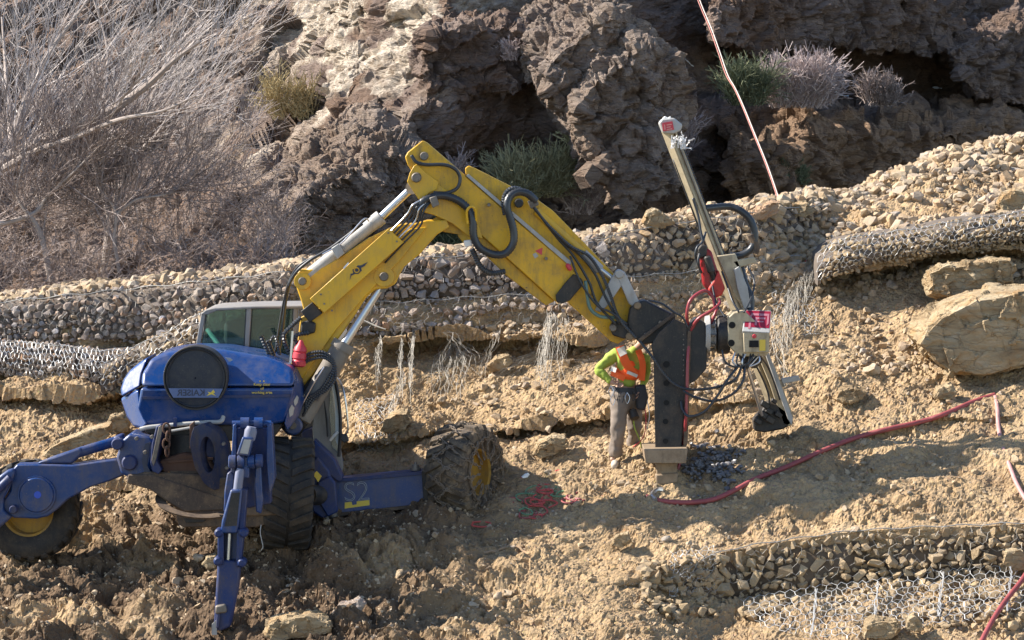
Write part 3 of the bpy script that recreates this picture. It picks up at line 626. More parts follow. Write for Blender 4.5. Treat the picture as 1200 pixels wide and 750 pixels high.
gabion('weathered grey gabion wall of mixed stones at the far left behind the hood', -90, 340, lambda x: L3(x) + 3, I(-90, 402, 0, 398, 150, 396, 250, 384, 345, 372), .12, 9, H_gry, m_gry, seed=1, wire=(9, 8, .0018, .35))
gabion('tan gabion course behind the arched yellow boom, just below the wall crest', 385, 700, lambda x: L3(x) + 2, I(385, 352, 470, 351, 560, 345, 650, 340, 700, 326), .14, 9.5, H_gry, m_gry, seed=2, wire=(9, 8, .0016, .45))
gabion('dim lower gabion course under the seam behind the yellow boom', 380, 690, I(380, 357, 470, 356, 560, 350, 650, 345, 700, 331), I(380, 390, 520, 384, 640, 376, 700, 362), .10, 9, H_gry, m_gry, seed=3, patchy=True, corem=m_ground, wire=(9, 8, .0016, .45))
gabion('sunlit rubble gabion wall behind the drill mast', 700, 965, I(700, 283, 760, 268, 850, 256, 900, 250, 965, 242), I(700, 322, 760, 320, 850, 312, 965, 290), .14, 9.5, H_tan, m_tan, seed=4, wire=(9, 8, .0016, .45))
gabion('lower rubble gabion course left of the red drifter, above the dangling wire', 694, 940, I(694, 328, 760, 325, 850, 317, 940, 300), I(694, 372, 760, 362, 830, 352, 940, 326), .12, 9.5, H_tan, m_tan, seed=5, patchy=True, corem=m_ground, wire=(9, 8, .0016, .5))
gabion('sagging basket of small stones overhanging the hollow at the right', 958, 1300, I(958, 300, 972, 288, 990, 282, 1060, 272, 1120, 262, 1200, 250, 1300, 236), I(958, 334, 972, 324, 995, 315, 1030, 306, 1100, 295, 1200, 281, 1300, 266), .55, 8.5, H_yel, m_yel, seed=6, bulge=.14, wire=(7, 5.5, .0026, .12), wirem=m_wire, thick=.9)
gabion('sagging wire basket of small stones hanging over the shaded bank at the far left', -90, 152, I(-90, 396, 0, 402, 60, 406, 120, 414, 152, 412), I(-90, 440, 0, 436, 40, 446, 90, 452, 152, 448), .42, 8, H_gry, m_gry, seed=7, bulge=.13, wire=(5, 6.5, .0042, .0), wirem=m_wire, thick=.8)
gabion('lit rising basket of small stones directly left of the cab', 118, 285, I(118, 432, 150, 412, 200, 389, 235, 368, 285, 360), I(118, 462, 150, 450, 200, 424, 240, 404, 285, 396), .55, 7.5, H_tan, m_tan, seed=8, bulge=.1, wire=(7, 5.5, .0025, .2), wirem=m_wire, thick=.8)
gl, DfL = gabion('low ochre gabion wall in the lower right corner', 796, 1290, lambda x: LOW(x) + XI(x, [796, 815, 850], [16, 6, 3]), lambda x: LOW(x) + XI(x, [796, 812, 830, 860, 900, 1290], [46, 66, 76, 76, 60, 58]), .06, 14, H_yel, m_yel, seed=9, bulge=.03, topn=0, fat=1.06, low_row=False, wire=(12, 10, .002, .5), corem=flat('packed_earth', (.10, .07, .045), .95, 0, .4, 20))
# the loose sheet of galvanised mesh below it
mtop = I(866, 706, 880, 700, 930, 692, 975, 684, 1010, 682, 1060, 674, 1110, 668, 1160, 664, 1200, 660, 1300, 650)
mbot = I(866, 714, 900, 736, 950, 746, 1000, 748, 1060, 738, 1120, 728, 1200, 716, 1300, 704)
Dm = lambda x, y, t: 37.9 - .45 * (t - .5) + .02 * np.sin(np.asarray(x) * .07) - (np.asarray(x) - 866) * .0004
def mD(x, y, t):
    x = np.asarray(x, float); mm = np.vectorize(lambda a, b: min(gD(a, b), 60), otypes=[float])(x, np.asarray(y, float) + 0 * x)
    return mm - .16 - .10 * np.sin(np.clip(t, 0, 1) * math.pi)
net = thing('wire_basket_mesh', 'torn bright galvanised wire mesh hanging open below the low stone wall', 'wire mesh', P(1030, 740, 37.6))
W1 = hexwire(866, 1290, mtop, lambda x: mbot(x), mD, 12, 7.5, .0036, .07, .012, .01, 3)
obj('mesh_sheet', W1, m_wire, net, smooth=False, kind='stuff')
W2 = hexwire(866, 1290, lambda x: mtop(x) + 6, lambda x: mbot(x) + 4, lambda x, y, t: mD(x, y, t) + .12, 12, 7.5, .0030, .12, .02, .15, 8)
obj('rear_mesh_sheet', W2, m_wired, net, smooth=False, kind='stuff')
for px_, a_, b_ in ((952, 690, 744), (1024, 681, 728), (1100, 670, 722), (1180, 664, 716)):
    mb = MB()
    for k in range(3):
        pts = [P(px_ + random.gauss(0, 1.2) + 5 * (1 - t), a_ + (b_ - a_) * t, float(mD(px_, a_ + (b_ - a_) * t, .4)) - .05) for t in np.linspace(0, 1, 9)]
        mb.tube(pts, .0045, 5)
    obj('lacing_wire', mb, m_wire, net)
rock_stuff('fallen_stones', H_yel[:6], [tuple(P(x, y, gD(x, y) - .05)) for x, y in [(random.uniform(870, 1010), random.uniform(700, 722)) for _ in range(150)] + [(random.uniform(1000, 1200), random.uniform(680, 735)) for _ in range(220)] + [(random.uniform(745, 850), random.uniform(655, 725)) for _ in range(130)]], np.array([random.uniform(.03, .10) for _ in range(500)]), m_yel)
bpy.data.objects['fallen_stones']['label'] = 'stones spilled out of the torn wire basket at the lower right'
# torn wire hanging over the cut bank
def tangle(spec, r, seed):
    R = random.Random(seed); a, b, ra = [], [], []
    for x0, y0, x1, y1, n, wd in spec:
        for _ in range(int(n * .7)):
            sx, ex = x0 + R.gauss(0, wd * .5), x1 + R.gauss(0, wd); sy, ey = y0 + R.gauss(0, 5), y1 + R.gauss(0, 12)
            d0 = gD(sx, sy) - .10; d1 = gD(ex, ey) - .12; pr = P(sx, sy, d0); k = 9; bend = R.gauss(0, wd * .8); cx1 = R.uniform(2, 7); am = R.uniform(.5, 3)
            for i in range(1, k + 1):
                t = i / k; q_ = P(sx + (ex - sx) * t + bend * math.sin(t * 3.14) + am * math.sin(cx1 * t * 3) + R.gauss(0, .8), sy + (ey - sy) * t, d0 + (d1 - d0) * t - .08 * math.sin(t * 3.1) + R.gauss(0, .02)); a.append(pr); b.append(q_); ra.append(r * R.uniform(.7, 1.2)); pr = q_
    return segs(np.array([tuple(v) for v in a]), np.array([tuple(v) for v in b]), np.array(ra), np.array(ra) * .9)
m_root = flat('pale_frayed_wire', (.36, .33, .28), .7, .0, .3, 8)
for lab, sp in (('frayed wire hanks dangling over the bank just right of the silver cylinder', [(446, 396, 441, 436, 22, 2), (470, 396, 470, 446, 20, 1.5), (484, 388, 481, 452, 26, 1.5), (474, 442, 450, 496, 24, 3), (460, 380, 500, 376, 26, 8)]),
                ('fan of torn grey wire in the middle of the cut bank', [(530, 398, 512, 440, 30, 8), (545, 404, 535, 452, 26, 8), (512, 440, 500, 456, 14, 4), (585, 392, 564, 430, 14, 2), (525, 392, 560, 420, 16, 10)]),
                ('thick curtain of torn wire hanging behind the boom tip', [(642, 372, 634, 440, 46, 4), (662, 374, 655, 424, 34, 4), (648, 366, 640, 430, 26, 8), (628, 412, 580, 436, 24, 3), (700, 420, 672, 428, 8, 2)]),
                ('loose wire fringe draped on the slope behind the red drill head', [(935, 330, 915, 400, 40, 6), (948, 310, 925, 360, 36, 6), (905, 372, 920, 440, 14, 5), (960, 300, 940, 345, 30, 5)])):
    V, Fc = tangle(sp, .0022, len(lab)); o = obj('torn_wire', (V, Fc), m_root, smooth=False, base=tuple(V.mean(0))); tag(o, lab, 'wire', 'torn gabion wire over the bank', 'stuff')
for lab, xa, xb, yt, yb in (('crumpled hex wire lying on the slope right of the cab', 418, 470, 462, 530), ('sheet of chicken wire draped over the slope right of the drill motor', 905, 960, 320, 400), ('crushed wire mesh at the left end of the low stone wall', 786, 842, 640, 700)):
    V, Fc = hexwire(xa, xb, lambda x: XI(x, [xa, xb], [yt + 8, yt]), lambda x: XI(x, [xa, xb], [yb, yb - 8]), lambda x, y, t: np.vectorize(gD, otypes=[float])(x, y) - .06, 6, 5, .003, .25, .035, 0, 5)
    o = obj('wire_mesh', (V, Fc), m_wire, smooth=False, base=tuple(V.mean(0))); tag(o, lab, 'wire mesh')
# ---------------------------------------------------------------- the walking excavator
m_blue = paint('blue_paint', (.003, .036, .15), .36, (.19, .145, .10), .55, coat=.15)
m_hood = paint('hood_blue_paint', (.002, .040, .175), .26, (.17, .135, .10), .34, coat=.5); m_blued = paint('worn_blue_paint', (.006, .024, .11), .45, (.13, .10, .07), .6, chips=(.10, .07, .05))
m_yel2 = paint('yellow_paint', (.68, .385, .018), .38, (.30, .21, .11), .5, chips=None, coat=.1)
m_yeld = paint('worn_yellow_paint', (.54, .31, .018), .5, (.24, .17, .09), .75, chips=(.12, .08, .05), sc=6)
m_greyb = paint('blue_grey_paint', (.16, .18, .27), .4, (.18, .14, .10), .4)
m_yels = paint('chipped_yellow_paint', (.66, .37, .018), .45, (.26, .18, .09), .7, chips=(.10, .07, .045), sc=5)
m_steel = flat('brushed_steel', (.55, .55, .56), .28, .9, .1, 30); m_chrome = flat('piston_chrome', (.50, .50, .50), .3, .8, .05)
m_greyp = paint('grey_paint', (.40, .39, .37), .45, (.22, .18, .14), .5); m_cabp = paint('cab_grey_paint', (.27, .255, .24), .4, (.20, .16, .12), .5)
m_rub = flat('black_rubber', (.022, .022, .024), .55, 0, .4, 20); m_hose = flat('hydraulic_hose', (.028, .030, .034), .38, 0, .3, 15)
m_tyre = paint('dusty_tyre_rubber', (.022, .020, .019), .75, (.12, .09, .06), .6, sc=5); m_tyrem = paint('muddy_tyre_rubber', (.06, .048, .038), .9, (.27, .195, .12), 1.0, sc=6)
m_muddy = paint('muddy_steel', (.07, .05, .038), .75, (.22, .15, .09), .9, sc=5, chips=(.03, .025, .02)); m_rust = paint('rusty_steel', (.11, .06, .04), .8, (.12, .06, .04), .7)
m_black = paint('black_steel', (.016, .016, .018), .45, (.15, .115, .08), .5, sc=4); m_pin = paint('bare_pin_steel', (.22, .19, .16), .5, (.10, .08, .06), .6, metal=.5)
m_red = flat('red_plastic', (.52, .04, .055), .5, 0, .2); m_white = flat('white_plate', (.72, .70, .66), .6, 0, .08); m_green = flat('green_hose', (.10, .17, .145), .45, 0, .2)
m_tan2 = paint('dusty_beige_paint', (.34, .29, .20), .55, (.18, .14, .10), .75, sc=6); m_seat = flat('dark_fabric', (.035, .04, .04), .8)
m_decy = flat('yellow_print', (.62, .45, .06), .6, 0, .15); m_decg = flat('grey_print', (.30, .32, .36), .6, 0, .15); m_band = flat('pale_blue_band', (.085, .12, .24), .5, 0, .2)
m_ink = flat('dark_print', (.03, .035, .06), .6); m_screen = paint('dusty_mesh_screen', (.018, .022, .034), .6, (.10, .09, .075), .65, sc=2.4)
def glass(name, col, tr=.85):
    m, t, b, N, L = nmat(name); b.inputs['Base Color'].default_value = (*col, 1); b.inputs['Roughness'].default_value = .04
    b.inputs['Transmission Weight'].default_value = tr; b.inputs['IOR'].default_value = 1.45; return m
m_glass = glass('tinted_cab_glass', (.20, .34, .31), .9); m_clear = glass('clear_glass', (.75, .82, .82), .95)
ex = thing('walking_excavator', 'blue and yellow walking excavator with arched boom working on the slope', 'excavator', P(300, 640, 39.6))
def text(s, body, size_px, px, py, Y, mat, parent, mirror=False, name='lettering', right=None, ext=.004, outline=0, nrm=None):
    c = bpy.data.curves.new(name, 'FONT'); c.body = body; c.size = 1; c.align_x = 'CENTER'; c.align_y = 'CENTER'; c.offset = s
    if outline: c.fill_mode = 'NONE'; c.bevel_depth = outline; c.bevel_resolution = 0
    else: c.extrude = .02
    o = bpy.data.objects.new(name, c); COL.objects.link(o); dg = bpy.context.evaluated_depsgraph_get(); me = o.evaluated_get(dg).to_mesh()
    V = np.array([v.co[:] for v in me.vertices]); Fc = [tuple(p.vertices) for p in me.polygons]; o.to_mesh_clear(); bpy.data.objects.remove(o); bpy.data.curves.remove(c)
    k = M(size_px, Y); R = Vector(right or (1, 0, 0)).normalized(); U = Vector((0, 0, 1)); U = (U - R * U.dot(R)).normalized(); Nn = R.cross(U)
    c0 = P(px, py, Y); W = [c0 + R * (x * k * (-1 if mirror else 1)) + U * y * k + Nn * z * (k if outline else .15) for x, y, z in V]
    mb = MB(); mb.add(W, Fc); return obj(name, mb, mat, parent, smooth=False)
# --- hood
yh = 39.0
hood = obj('hood', MB().prism([(172, 429), (176, 421), (188, 415), (202, 411.5), (225, 409), (262, 410), (286, 414), (312, 418), (330, 424), (343, 432), (345, 445), (344, 453), (165, 453), (166, 438)], lambda x, y: yh + (453 - y) * .007, 1.3), m_hood, ex, bevel=.05, seg=4, sharp=50)
low = obj('hood_lower_panel', MB().prism([(165, 454.5), (344, 454.5), (343, 462), (334, 495), (320, 497), (186, 500), (170, 498), (161, 478)], lambda x, y: yh + .02 + max(0, y - 466) * .002, 1.35), m_hood, ex, bevel=.035, seg=3, sharp=50)
obj('hood_end_cap', MB().prism([(141, 456), (145, 444), (152, 434), (163, 425), (174, 418), (171, 425), (166, 437), (164, 453), (142, 465)], lambda x, y: yh + .03 + (172 - x) * .011 + (464 - y) * .008, 1.0), m_hood, ex, bevel=.03, seg=3)
obj('hood_corner_panel', MB().prism([(141, 467), (162, 456), (164, 480), (173, 497), (167, 503), (156, 500), (148, 488)], lambda x: yh + .03 + (172 - x) * .014, 1.0), m_hood, ex, bevel=.03)
tl = obj('tail_light', MB().prism([(152, 460), (159, 455), (160, 462), (153, 466)], lambda x: yh + .02 + (172 - x) * .019, .1), flat('white_lamp_lens', (.75, .72, .70), .3), ex, bevel=.008)
obj('red_lens', MB().prism([(152, 460), (154.5, 458), (155.5, 464), (153, 466)], lambda x: yh + .01 + (172 - x) * .019, .05), m_red, tl)
obj('panel_band', MB().prism([(166, 465), (340, 462), (339, 465), (166, 468)], yh + .008, .03), m_blued, ex)
dc = P(229, 443, yh - .12); dr = M(36, yh)
dsk = obj('round_screen_cover', MB().lathe(dc, (0, 1, 0), [(.28, dr * 1.02), (.03, dr * 1.02), (0, dr * .99), (-.012, dr * .95), (.0, dr * .92), (.016, dr * .90), (-.004, dr * .6), (-.012, .01)], 56, False), m_screen, ex, sharp=40)
obj('screen_rim', MB().lathe(dc, (0, 1, 0), [(.3, dr * 1.05), (.0, dr * 1.05), (-.016, dr * 1.035), (-.016, dr * .995), (.02, dr * .99)], 56, False), m_black, dsk)
ch = []
for a in np.linspace(198, 342, 14):  # lettered band low on the screen, its ends cut by the rim
    pass
obj('name_band', MB().prism([(197.5, 455), (261, 455.5), (259, 460), (256, 466), (203, 466), (199.5, 460)], yh - .142, .012), m_band, dsk)
text(.012, 'KAISER', 10.5, 224, 460.5, yh - .144, m_ink, dsk, mirror=True)
obj('name_emblem', MB().prism([(242, 464), (245, 461), (243, 459), (247, 460), (250, 456.5), (252, 460), (250, 461), (253, 464), (248, 462)], yh - .146, .006), m_decy, dsk)
text(.004, 'Keep clear', 4.6, 307, 450.5, yh - .006, m_decy, hood); text(.004, 'of', 4.6, 307, 455.6, yh + .012, m_decy, low); text(.004, 'working area', 4.6, 307, 460, yh - .002, m_decy, low)
text(.004, '• •', 7, 307, 447, yh + .02, m_decy, hood, name='print_dots')
obj('white_scuff', MB().prism([(264, 419), (270, 419.5), (273, 422), (269, 424)], yh - .004, .01), m_decg, hood)
# chamfered right end of the hood with two round stickers
yr = lambda x: yh + (x - 333) * .022
obj('hood_side_panel', MB().prism([(333, 497), (344, 454), (345, 436), (352, 448), (356, 470), (349, 489), (337, 505)], yr, 1.2), m_blue, ex, bevel=.02)
obj('pale_sticker', MB().prism([(338.5, 480), (342, 474), (345, 478), (343.5, 486), (339.5, 489)], lambda x: yr(x) - .012, .006), m_greyp, ex)
obj('pale_sticker', MB().prism([(344, 470), (348, 463), (350, 466), (349, 472), (345.5, 476)], lambda x: yr(x) - .012, .006), m_greyp, ex)
obj('belly_pan', MB().prism([(168, 500), (333, 496), (322, 512), (300, 518), (186, 514), (170, 506)], yh + .15, 1.2), m_black, ex, bevel=.02)
obj('exhaust_pipe', MB().tube(cat([P(164, 503, yh - .02), P(180, 500, yh - .03), P(240, 495, yh - .04), P(258, 494, yh - .04), P(262, 488, yh)]), .026, 10), m_greyp, ex)
obj('pipe_bracket', MB().prism([(203, 490), (207, 490), (207, 500), (203, 500)], yh - .08, .06), m_blued, ex)
# --- cab
cab = obj('cab_roof', MB().prism([(235, 368), (241, 363), (252, 360.5), (300, 358.5), (362, 358), (366, 362), (300, 361.5), (254, 364), (243, 369)], 40.52, 1.3), m_cabp, ex, bevel=.012)
pil = lambda pts, w_, y=40.55, d=.07, mt=None: obj('pillar', MB().prism(pts, y, d), mt or m_cabp, ex, bevel=.008)
pil([(236, 366), (241, 367), (234, 408), (229, 408)], 1); pil([(289, 360), (295, 360), (291, 420), (286, 420)], 1); pil([(344, 360), (349, 360), (347, 430), (342, 430)], 1)
pil([(240, 366), (243, 367), (240, 410), (236, 410)], 1, 41.95); pil([(346, 360), (350, 360), (349, 430), (345, 430)], 1, 41.95)
for q_ in ([(241.5, 367), (253, 363.5), (289, 361), (286, 420), (234.5, 412)], [(295, 361), (344, 360.5), (342, 424), (291, 420)]):
    pn = obj('window', MB().prism(q_, 40.60, .012), m_glass, ex)
    cx_ = sum(p[0] for p in q_) / len(q_); cy_ = sum(p[1] for p in q_) / len(q_)
    fr = [(cx_ + (x - cx_) * .955, cy_ + (y - cy_) * .955) for x, y in q_]; mb = MB(); n = len(q_)
    for i in range(n):
        mb.prism([q_[i], q_[(i + 1) % n], fr[(i + 1) % n], fr[i]], 40.575, .02)
    obj('window_seal', mb, m_rub, pn)
obj('front_window', MB().prism([(246, 364), (348, 361), (346, 424), (240, 412)], 41.98, .012), m_glass, ex)
obj('interior_panel', MB().prism([(262, 378), (284, 372), (318, 368), (340, 372), (340, 426), (262, 426)], 41.55, .2), flat('cab_interior', (.05, .06, .055), .8), ex, bevel=.05)
obj('operator_seat', MB().prism([(300, 392), (306, 380), (322, 380), (328, 392), (330, 425), (298, 425)], 41.1, .18), m_seat, ex, bevel=.06)
for q_ in ((318, 402), (284, 398), (333, 405)): obj('control_lever', MB().tube([P(q_[0], q_[1] + 22, 40.9), P(q_[0] + 1, q_[1] + 4, 40.85), P(q_[0] + 1, q_[1], 40.85)], [.012, .012, .03], 8), m_rub, ex)
obj('head_rest', MB().prism([(306, 370), (322, 370), (323, 379), (305, 379)], 41.05, .1), m_seat, ex, bevel=.03)
obj('cab_rail', MB().tube([P(243, 386, 41.6), P(262, 412, 41.4)], .03, 8), flat('mint_rail', (.20, .50, .40), .5), ex)
obj('cab_floor', MB().prism([(238, 425), (350, 430), (398, 582), (372, 560), (350, 520), (300, 470)], 40.7, 1.2), m_cabp, ex, bevel=.02)
# right part of the cab seen between cylinder and door
obj('cab_corner_post', MB().prism([(371, 456), (384, 440), (389, 452), (392, 480), (402, 546), (395, 588), (384, 560), (368, 538), (366, 500)], 40.45, .12), m_cabp, ex, bevel=.012)
obj('door_frame', MB().tube(cat([P(386, 437, 40.5), P(393, 448, 40.4), (P(397, 470, 40.36)), P(399, 500, 40.35), P(397, 535, 40.38)]), .022, 8), m_rub, ex)
obj('door_glass', MB().prism([(388, 446), (396, 462), (398, 500), (396, 532), (389, 524), (386, 480)], 40.42, .01), m_clear, ex)
obj('door_edge_strip', MB().prism([(389, 446), (392.5, 449), (398, 500), (396, 522), (393, 516), (393, 480)], 40.39, .012), flat('pale_strip', (.45, .52, .55), .4), ex)
obj('grab_rail', MB().tube(cat([P(393, 441, 40.3), P(399, 448, 40.25), P(404, 465, 40.2), P(407.5, 495, 40.2), P(407, 506, 40.22), P(402, 511, 40.3)]), .012, 8), m_steel, ex)
obj('side_mirror', MB().prism([(400, 508), (407, 510), (409, 517), (403, 519), (399, 515)], 40.2, .05), m_rub, ex, bevel=.01)
obj('door_handle', MB().tube([P(387, 516, 40.34), P(393, 509, 40.3), P(396, 506, 40.3)], .018, 8), m_white, ex)
obj('wiper', MB().tube([P(380, 470, 40.38), P(383, 492, 40.36), P(384, 512, 40.36)], [.006, .018, .010], 6), m_rub, ex)
obj('cab_wall', MB().prism([(352, 505), (372, 498), (384, 520), (398, 548), (398, 590), (380, 592), (364, 560)], 40.6, 1.0), m_blued, ex, bevel=.02)
# --- boom
yb = lambda x: 39.85 + (x - 480) * .0022
yb2 = lambda x: yb(x) + .0
bm_ = obj('lower_boom', MB().prism([(345, 330), (346, 322), (352, 316), (362, 316), (380, 312), (396, 303), (430, 280), (455, 268), (472, 262), (486, 262), (500, 258), (523, 258), (527, 266), (512, 275), (492, 298), (473, 313), (468, 322), (463, 333), (454, 338), (440, 339), (428, 350), (414, 372), (366, 440), (345, 465), (339, 462), (343, 430), (350, 395), (352, 380), (357, 368), (352, 350)], lambda x: 39.9, .36), m_yel2, ex, bevel=.014)
obj('boom_side_web', MB().prism([(352, 372), (372, 362), (400, 345), (440, 300), (480, 268), (500, 266), (468, 306), (430, 345), (395, 385), (346, 455), (344, 440)], 39.86, .05), m_yel2, ex, bevel=.01)
cov = obj('boom_cover_plate', MB().prism([(363, 350), (408, 310), (455, 268), (473, 284), (426, 326), (380, 367)], 39.72, .12), m_yel2, ex, bevel=.006)
for q_ in ((380, 356), (389, 364), (455, 273), (465, 283), (376, 345)): obj('bolt_head', MB().lathe(P(*q_, 39.715), (0, 1, 0), [(-.008, .012), (.02, .013)], 8), m_pin, cov)
obj('spider_emblem', MB().prism([(410, 328), (411, 321), (414, 320), (413, 316), (417, 314), (419, 311), (423, 311), (431, 307), (427, 312), (423, 314), (424, 317), (420, 321), (416, 321), (412, 323)], 39.712, .006), m_ink, cov)
obj('emblem_ring', MB().lathe(P(418, 316.5, 39.704), (0, 1, 0), [(0, .036), (.006, .036), (.006, .022), (0, .022)], 16, False), m_yel2, cov)
obj('cover_edge_light', MB().prism([(402, 314), (408, 307), (409, 309), (403, 315.5)], 39.709, .006), m_white, cov)
def pin(px, py, Y, r=5.5, name='pivot_pin', parent=ex, mt=m_pin, d=.05, ring=None):
    o = obj(name, MB().lathe(P(px, py, Y), (0, 1, 0), [(-d, M(r * .55)), (-d, M(r * .8)), (-d * .8, M(r * .9)), (-d * .5, M(r)), (.05, M(r))], 20), mt, parent)
    return o
pin(354.5, 329.5, 39.88, 5); pin(450, 324, 39.88, 5.5)
obj('hinge_lug', MB().lathe(P(354.5, 329.5, 39.87), (0, 1, 0), [(-.015, M(10)), (.03, M(10.2))], 24), m_yel2, ex, bevel=.004)
obj('hinge_lug', MB().lathe(P(450, 324, 39.87), (0, 1, 0), [(-.015, M(12)), (.03, M(12.2))], 24), m_yel2, ex, bevel=.004)
# boom head and stick box
box = obj('stick_box', MB().prism([(474.5, 184), (478, 178), (495, 164.5), (500, 167), (542, 203), (600, 254), (669, 312), (675, 322), (657, 353), (651, 354), (598, 306), (553, 266), (540, 250), (524, 236), (505, 222), (488, 208), (478, 194)], yb, .36), m_yels, ex, bevel=.014)
obj('stick_underside_box', MB().prism([(500, 262), (512, 254), (530, 252), (556, 268), (598, 306), (650, 353), (640, 358), (592, 322), (562, 292), (545, 276), (520, 272)], lambda x: yb(x) + .06, .28), m_yeld, ex, bevel=.012)
obj('boom_elbow_web', MB().prism([(490, 238), (500, 222), (512, 214), (540, 236), (560, 262), (566, 280), (548, 276), (530, 262), (508, 252), (494, 248)], lambda x: yb(x) - .015, .38), m_yel2, ex, bevel=.01)
obj('elbow_lug_plate', MB().prism([(477, 213), (480, 203), (485, 194), (489, 192), (500, 203), (514, 213), (512, 222), (503, 226), (497, 234), (491, 234), (484, 224)], lambda x: yb(x) - .05, .46), m_yel2, ex, bevel=.008)
obj('upper_beam', MB().prism([(545, 197), (549, 194), (556, 197), (628, 233), (648, 247), (690, 290), (720, 322), (745, 357), (741, 392), (724, 403), (716, 400), (655, 345), (640, 320), (546, 212)], lambda x: yb(x) + .09, .30), m_yels, ex, bevel=.012)
obj('beam_edge_highlight', MB().prism([(546, 206), (549, 204), (670, 307), (668, 312)], lambda x: yb(x) - .02, .12), m_greyp, ex, bevel=.004)  # grey strip paints in the highlight along the top edge of the box
obj('guide_collar', MB().prism([(651, 346), (662, 332), (672, 321), (682, 327), (684, 333), (668, 352), (659, 356), (652, 354)], lambda x: yb(x) - .05, .44), m_black, ex, bevel=.012)
pin(497, 183, yb(497), 5.2); pin(488, 208, yb(488) - .05, 6); pin(694, 345, yb(694) + .09, 1.6); pin(718, 383, yb(718) + .05, 4); pin(573, 240, yb(573), 2.2, 'bolt_head'); pin(640, 303, yb(640), 2, 'bolt_head'); pin(608, 238, yb(608), 5.5, 'hose_roller', mt=m_black, d=.10)
sg = obj('warning_sign', MB().prism([(627, 294), (636, 290), (635, 299)], lambda x: yb(x) - .004, .006), m_red, ex)
obj('grey_sticker', MB().prism([(624, 298), (628, 296), (631, 300), (627, 303)], lambda x: yb(x) - .004, .006), m_greyp, ex)
# cylinders
def cylr(a, b, c, r1, r2, mt, name='cylinder', rod_mt=None):
    """barrel a-b, piston rod b-c"""
    ra, ax = M(r1), (b - a).normalized(); L = (b - a).length
    o = obj(name, MB().lathe(a, ax, [(0, ra * .8), (.02, ra), (L - .10, ra), (L - .10, ra * 1.12), (L - .005, ra * 1.12), (L, ra * 1.0), (L, M(r2))], 24), mt, ex, sharp=30)
    obj('piston_rod', MB().cyl(b, c, M(r2), 16), rod_mt or m_chrome, o)
    obj('rod_eye', MB().lathe(c - Vector((0, .06, 0)), (0, 1, 0), [(0, M(r2 * 1.7)), (.12, M(r2 * 1.7))], 18), mt, o); return o
c1 = cylr(P(360, 325, 39.98), P(447, 254, 39.98), P(483, 220, 40.0), 8, 4.5, m_greyp, 'boom_cylinder')
obj('cylinder_pipe', MB().tube(cat([P(378, 298, 39.8), P(400, 285, 39.8), P(423, 260, 39.8), P(429, 256, 39.85), P(432, 259, 39.9)]), .010, 8), m_steel, c1)
obj('cylinder_bracket', MB().prism([(388, 291), (397, 285), (404, 297), (395, 304)], 39.79, .2), m_greyp, c1, bevel=.01)
c2 = cylr(P(352, 492, 39.75), P(404, 402, 39.85), P(447, 334, 40.02), 12.5, 5, paint('grimy_shaded_grey', (.20, .18, .155), .5, (.13, .10, .075), .7), 'lift_cylinder')  # darker grey: the shade on this cylinder is mixed into its paint
for k_, (x0_, y0_, x1_, y1_) in enumerate(((196, 540, 250, 536), (198, 552, 254, 552), (206, 566, 250, 572))):
    obj('drum_band', MB().prism([(x0_, y0_), (x1_, y1_), (x1_, y1_ + 3), (x0_, y0_ + 3)], 38.93, .03), m_muddy if k_ % 2 else m_rust, ex, bevel=.004)
obj('side_rib', MB().prism([(192, 556), (198, 552), (226, 580), (222, 586)], 38.9, .06), paint('orange_rust_steel', (.26, .12, .04), .8, (.16, .11, .07), .7), ex, bevel=.01)
for q_ in ((178, 512), (262, 520), (266, 548), (232, 512), (170, 530), (160, 514)): pin(*q_, 38.7, 2.2, 'bolt_head')
obj('boom_base_housing', MB().prism([(337, 470), (352, 448), (368, 430), (378, 440), (372, 458), (366, 490), (350, 512), (336, 510), (328, 500)], 39.95, .5), m_black, ex, bevel=.03)
r_ = obj('pivot_ring', MB().lathe(P(343, 499, 39.55), (0, 1, 0), [(0, M(6)), (0, M(9)), (.02, M(11)), (.2, M(11))], 28), m_blue, ex)
obj('pivot_pin', MB().lathe(P(343, 499, 39.53), (0, 1, 0), [(0, M(4)), (.05, M(5))], 18), m_pin, r_)
obj('white_cab_plate', MB().prism([(388, 402), (404, 381), (411, 400), (406, 408)], 40.9, .05), m_white, ex, bevel=.004)
obj('control_valve', MB().prism([(353, 378), (362, 375), (370, 379), (369, 390), (358, 393), (352, 388)], 39.78, .12), m_black, ex, bevel=.02)
obj('bundle_sleeve', MB().prism([(352, 365), (366, 354), (378, 367), (363, 378)], 39.76, .08), m_black, ex, bevel=.01)
ext_ = obj('fire_extinguisher', MB().lathe(P(350, 430, 39.66), P(353, 398, 39.66) - P(350, 430, 39.66), [(0, .05), (.02, M(8)), (.07, M(8.6)), (.09, M(7.4)), (.11, M(8.6)), (.17, M(8.2)), (.18, M(7)), (.20, M(8)), (.24, M(7)), (.28, M(4)), (.33, .02)], 16), m_red, ex)
obj('holder_bar', MB().bar(P(343, 388, 39.68), P(340, 430, 39.68), .025, .02), m_steel, ext_)
obj('white_nozzle', MB().lathe(P(343, 432, 39.66), (0, 0, 1), [(-.03, .01), (-.01, .025), (.03, .02)], 10), m_white, ext_)
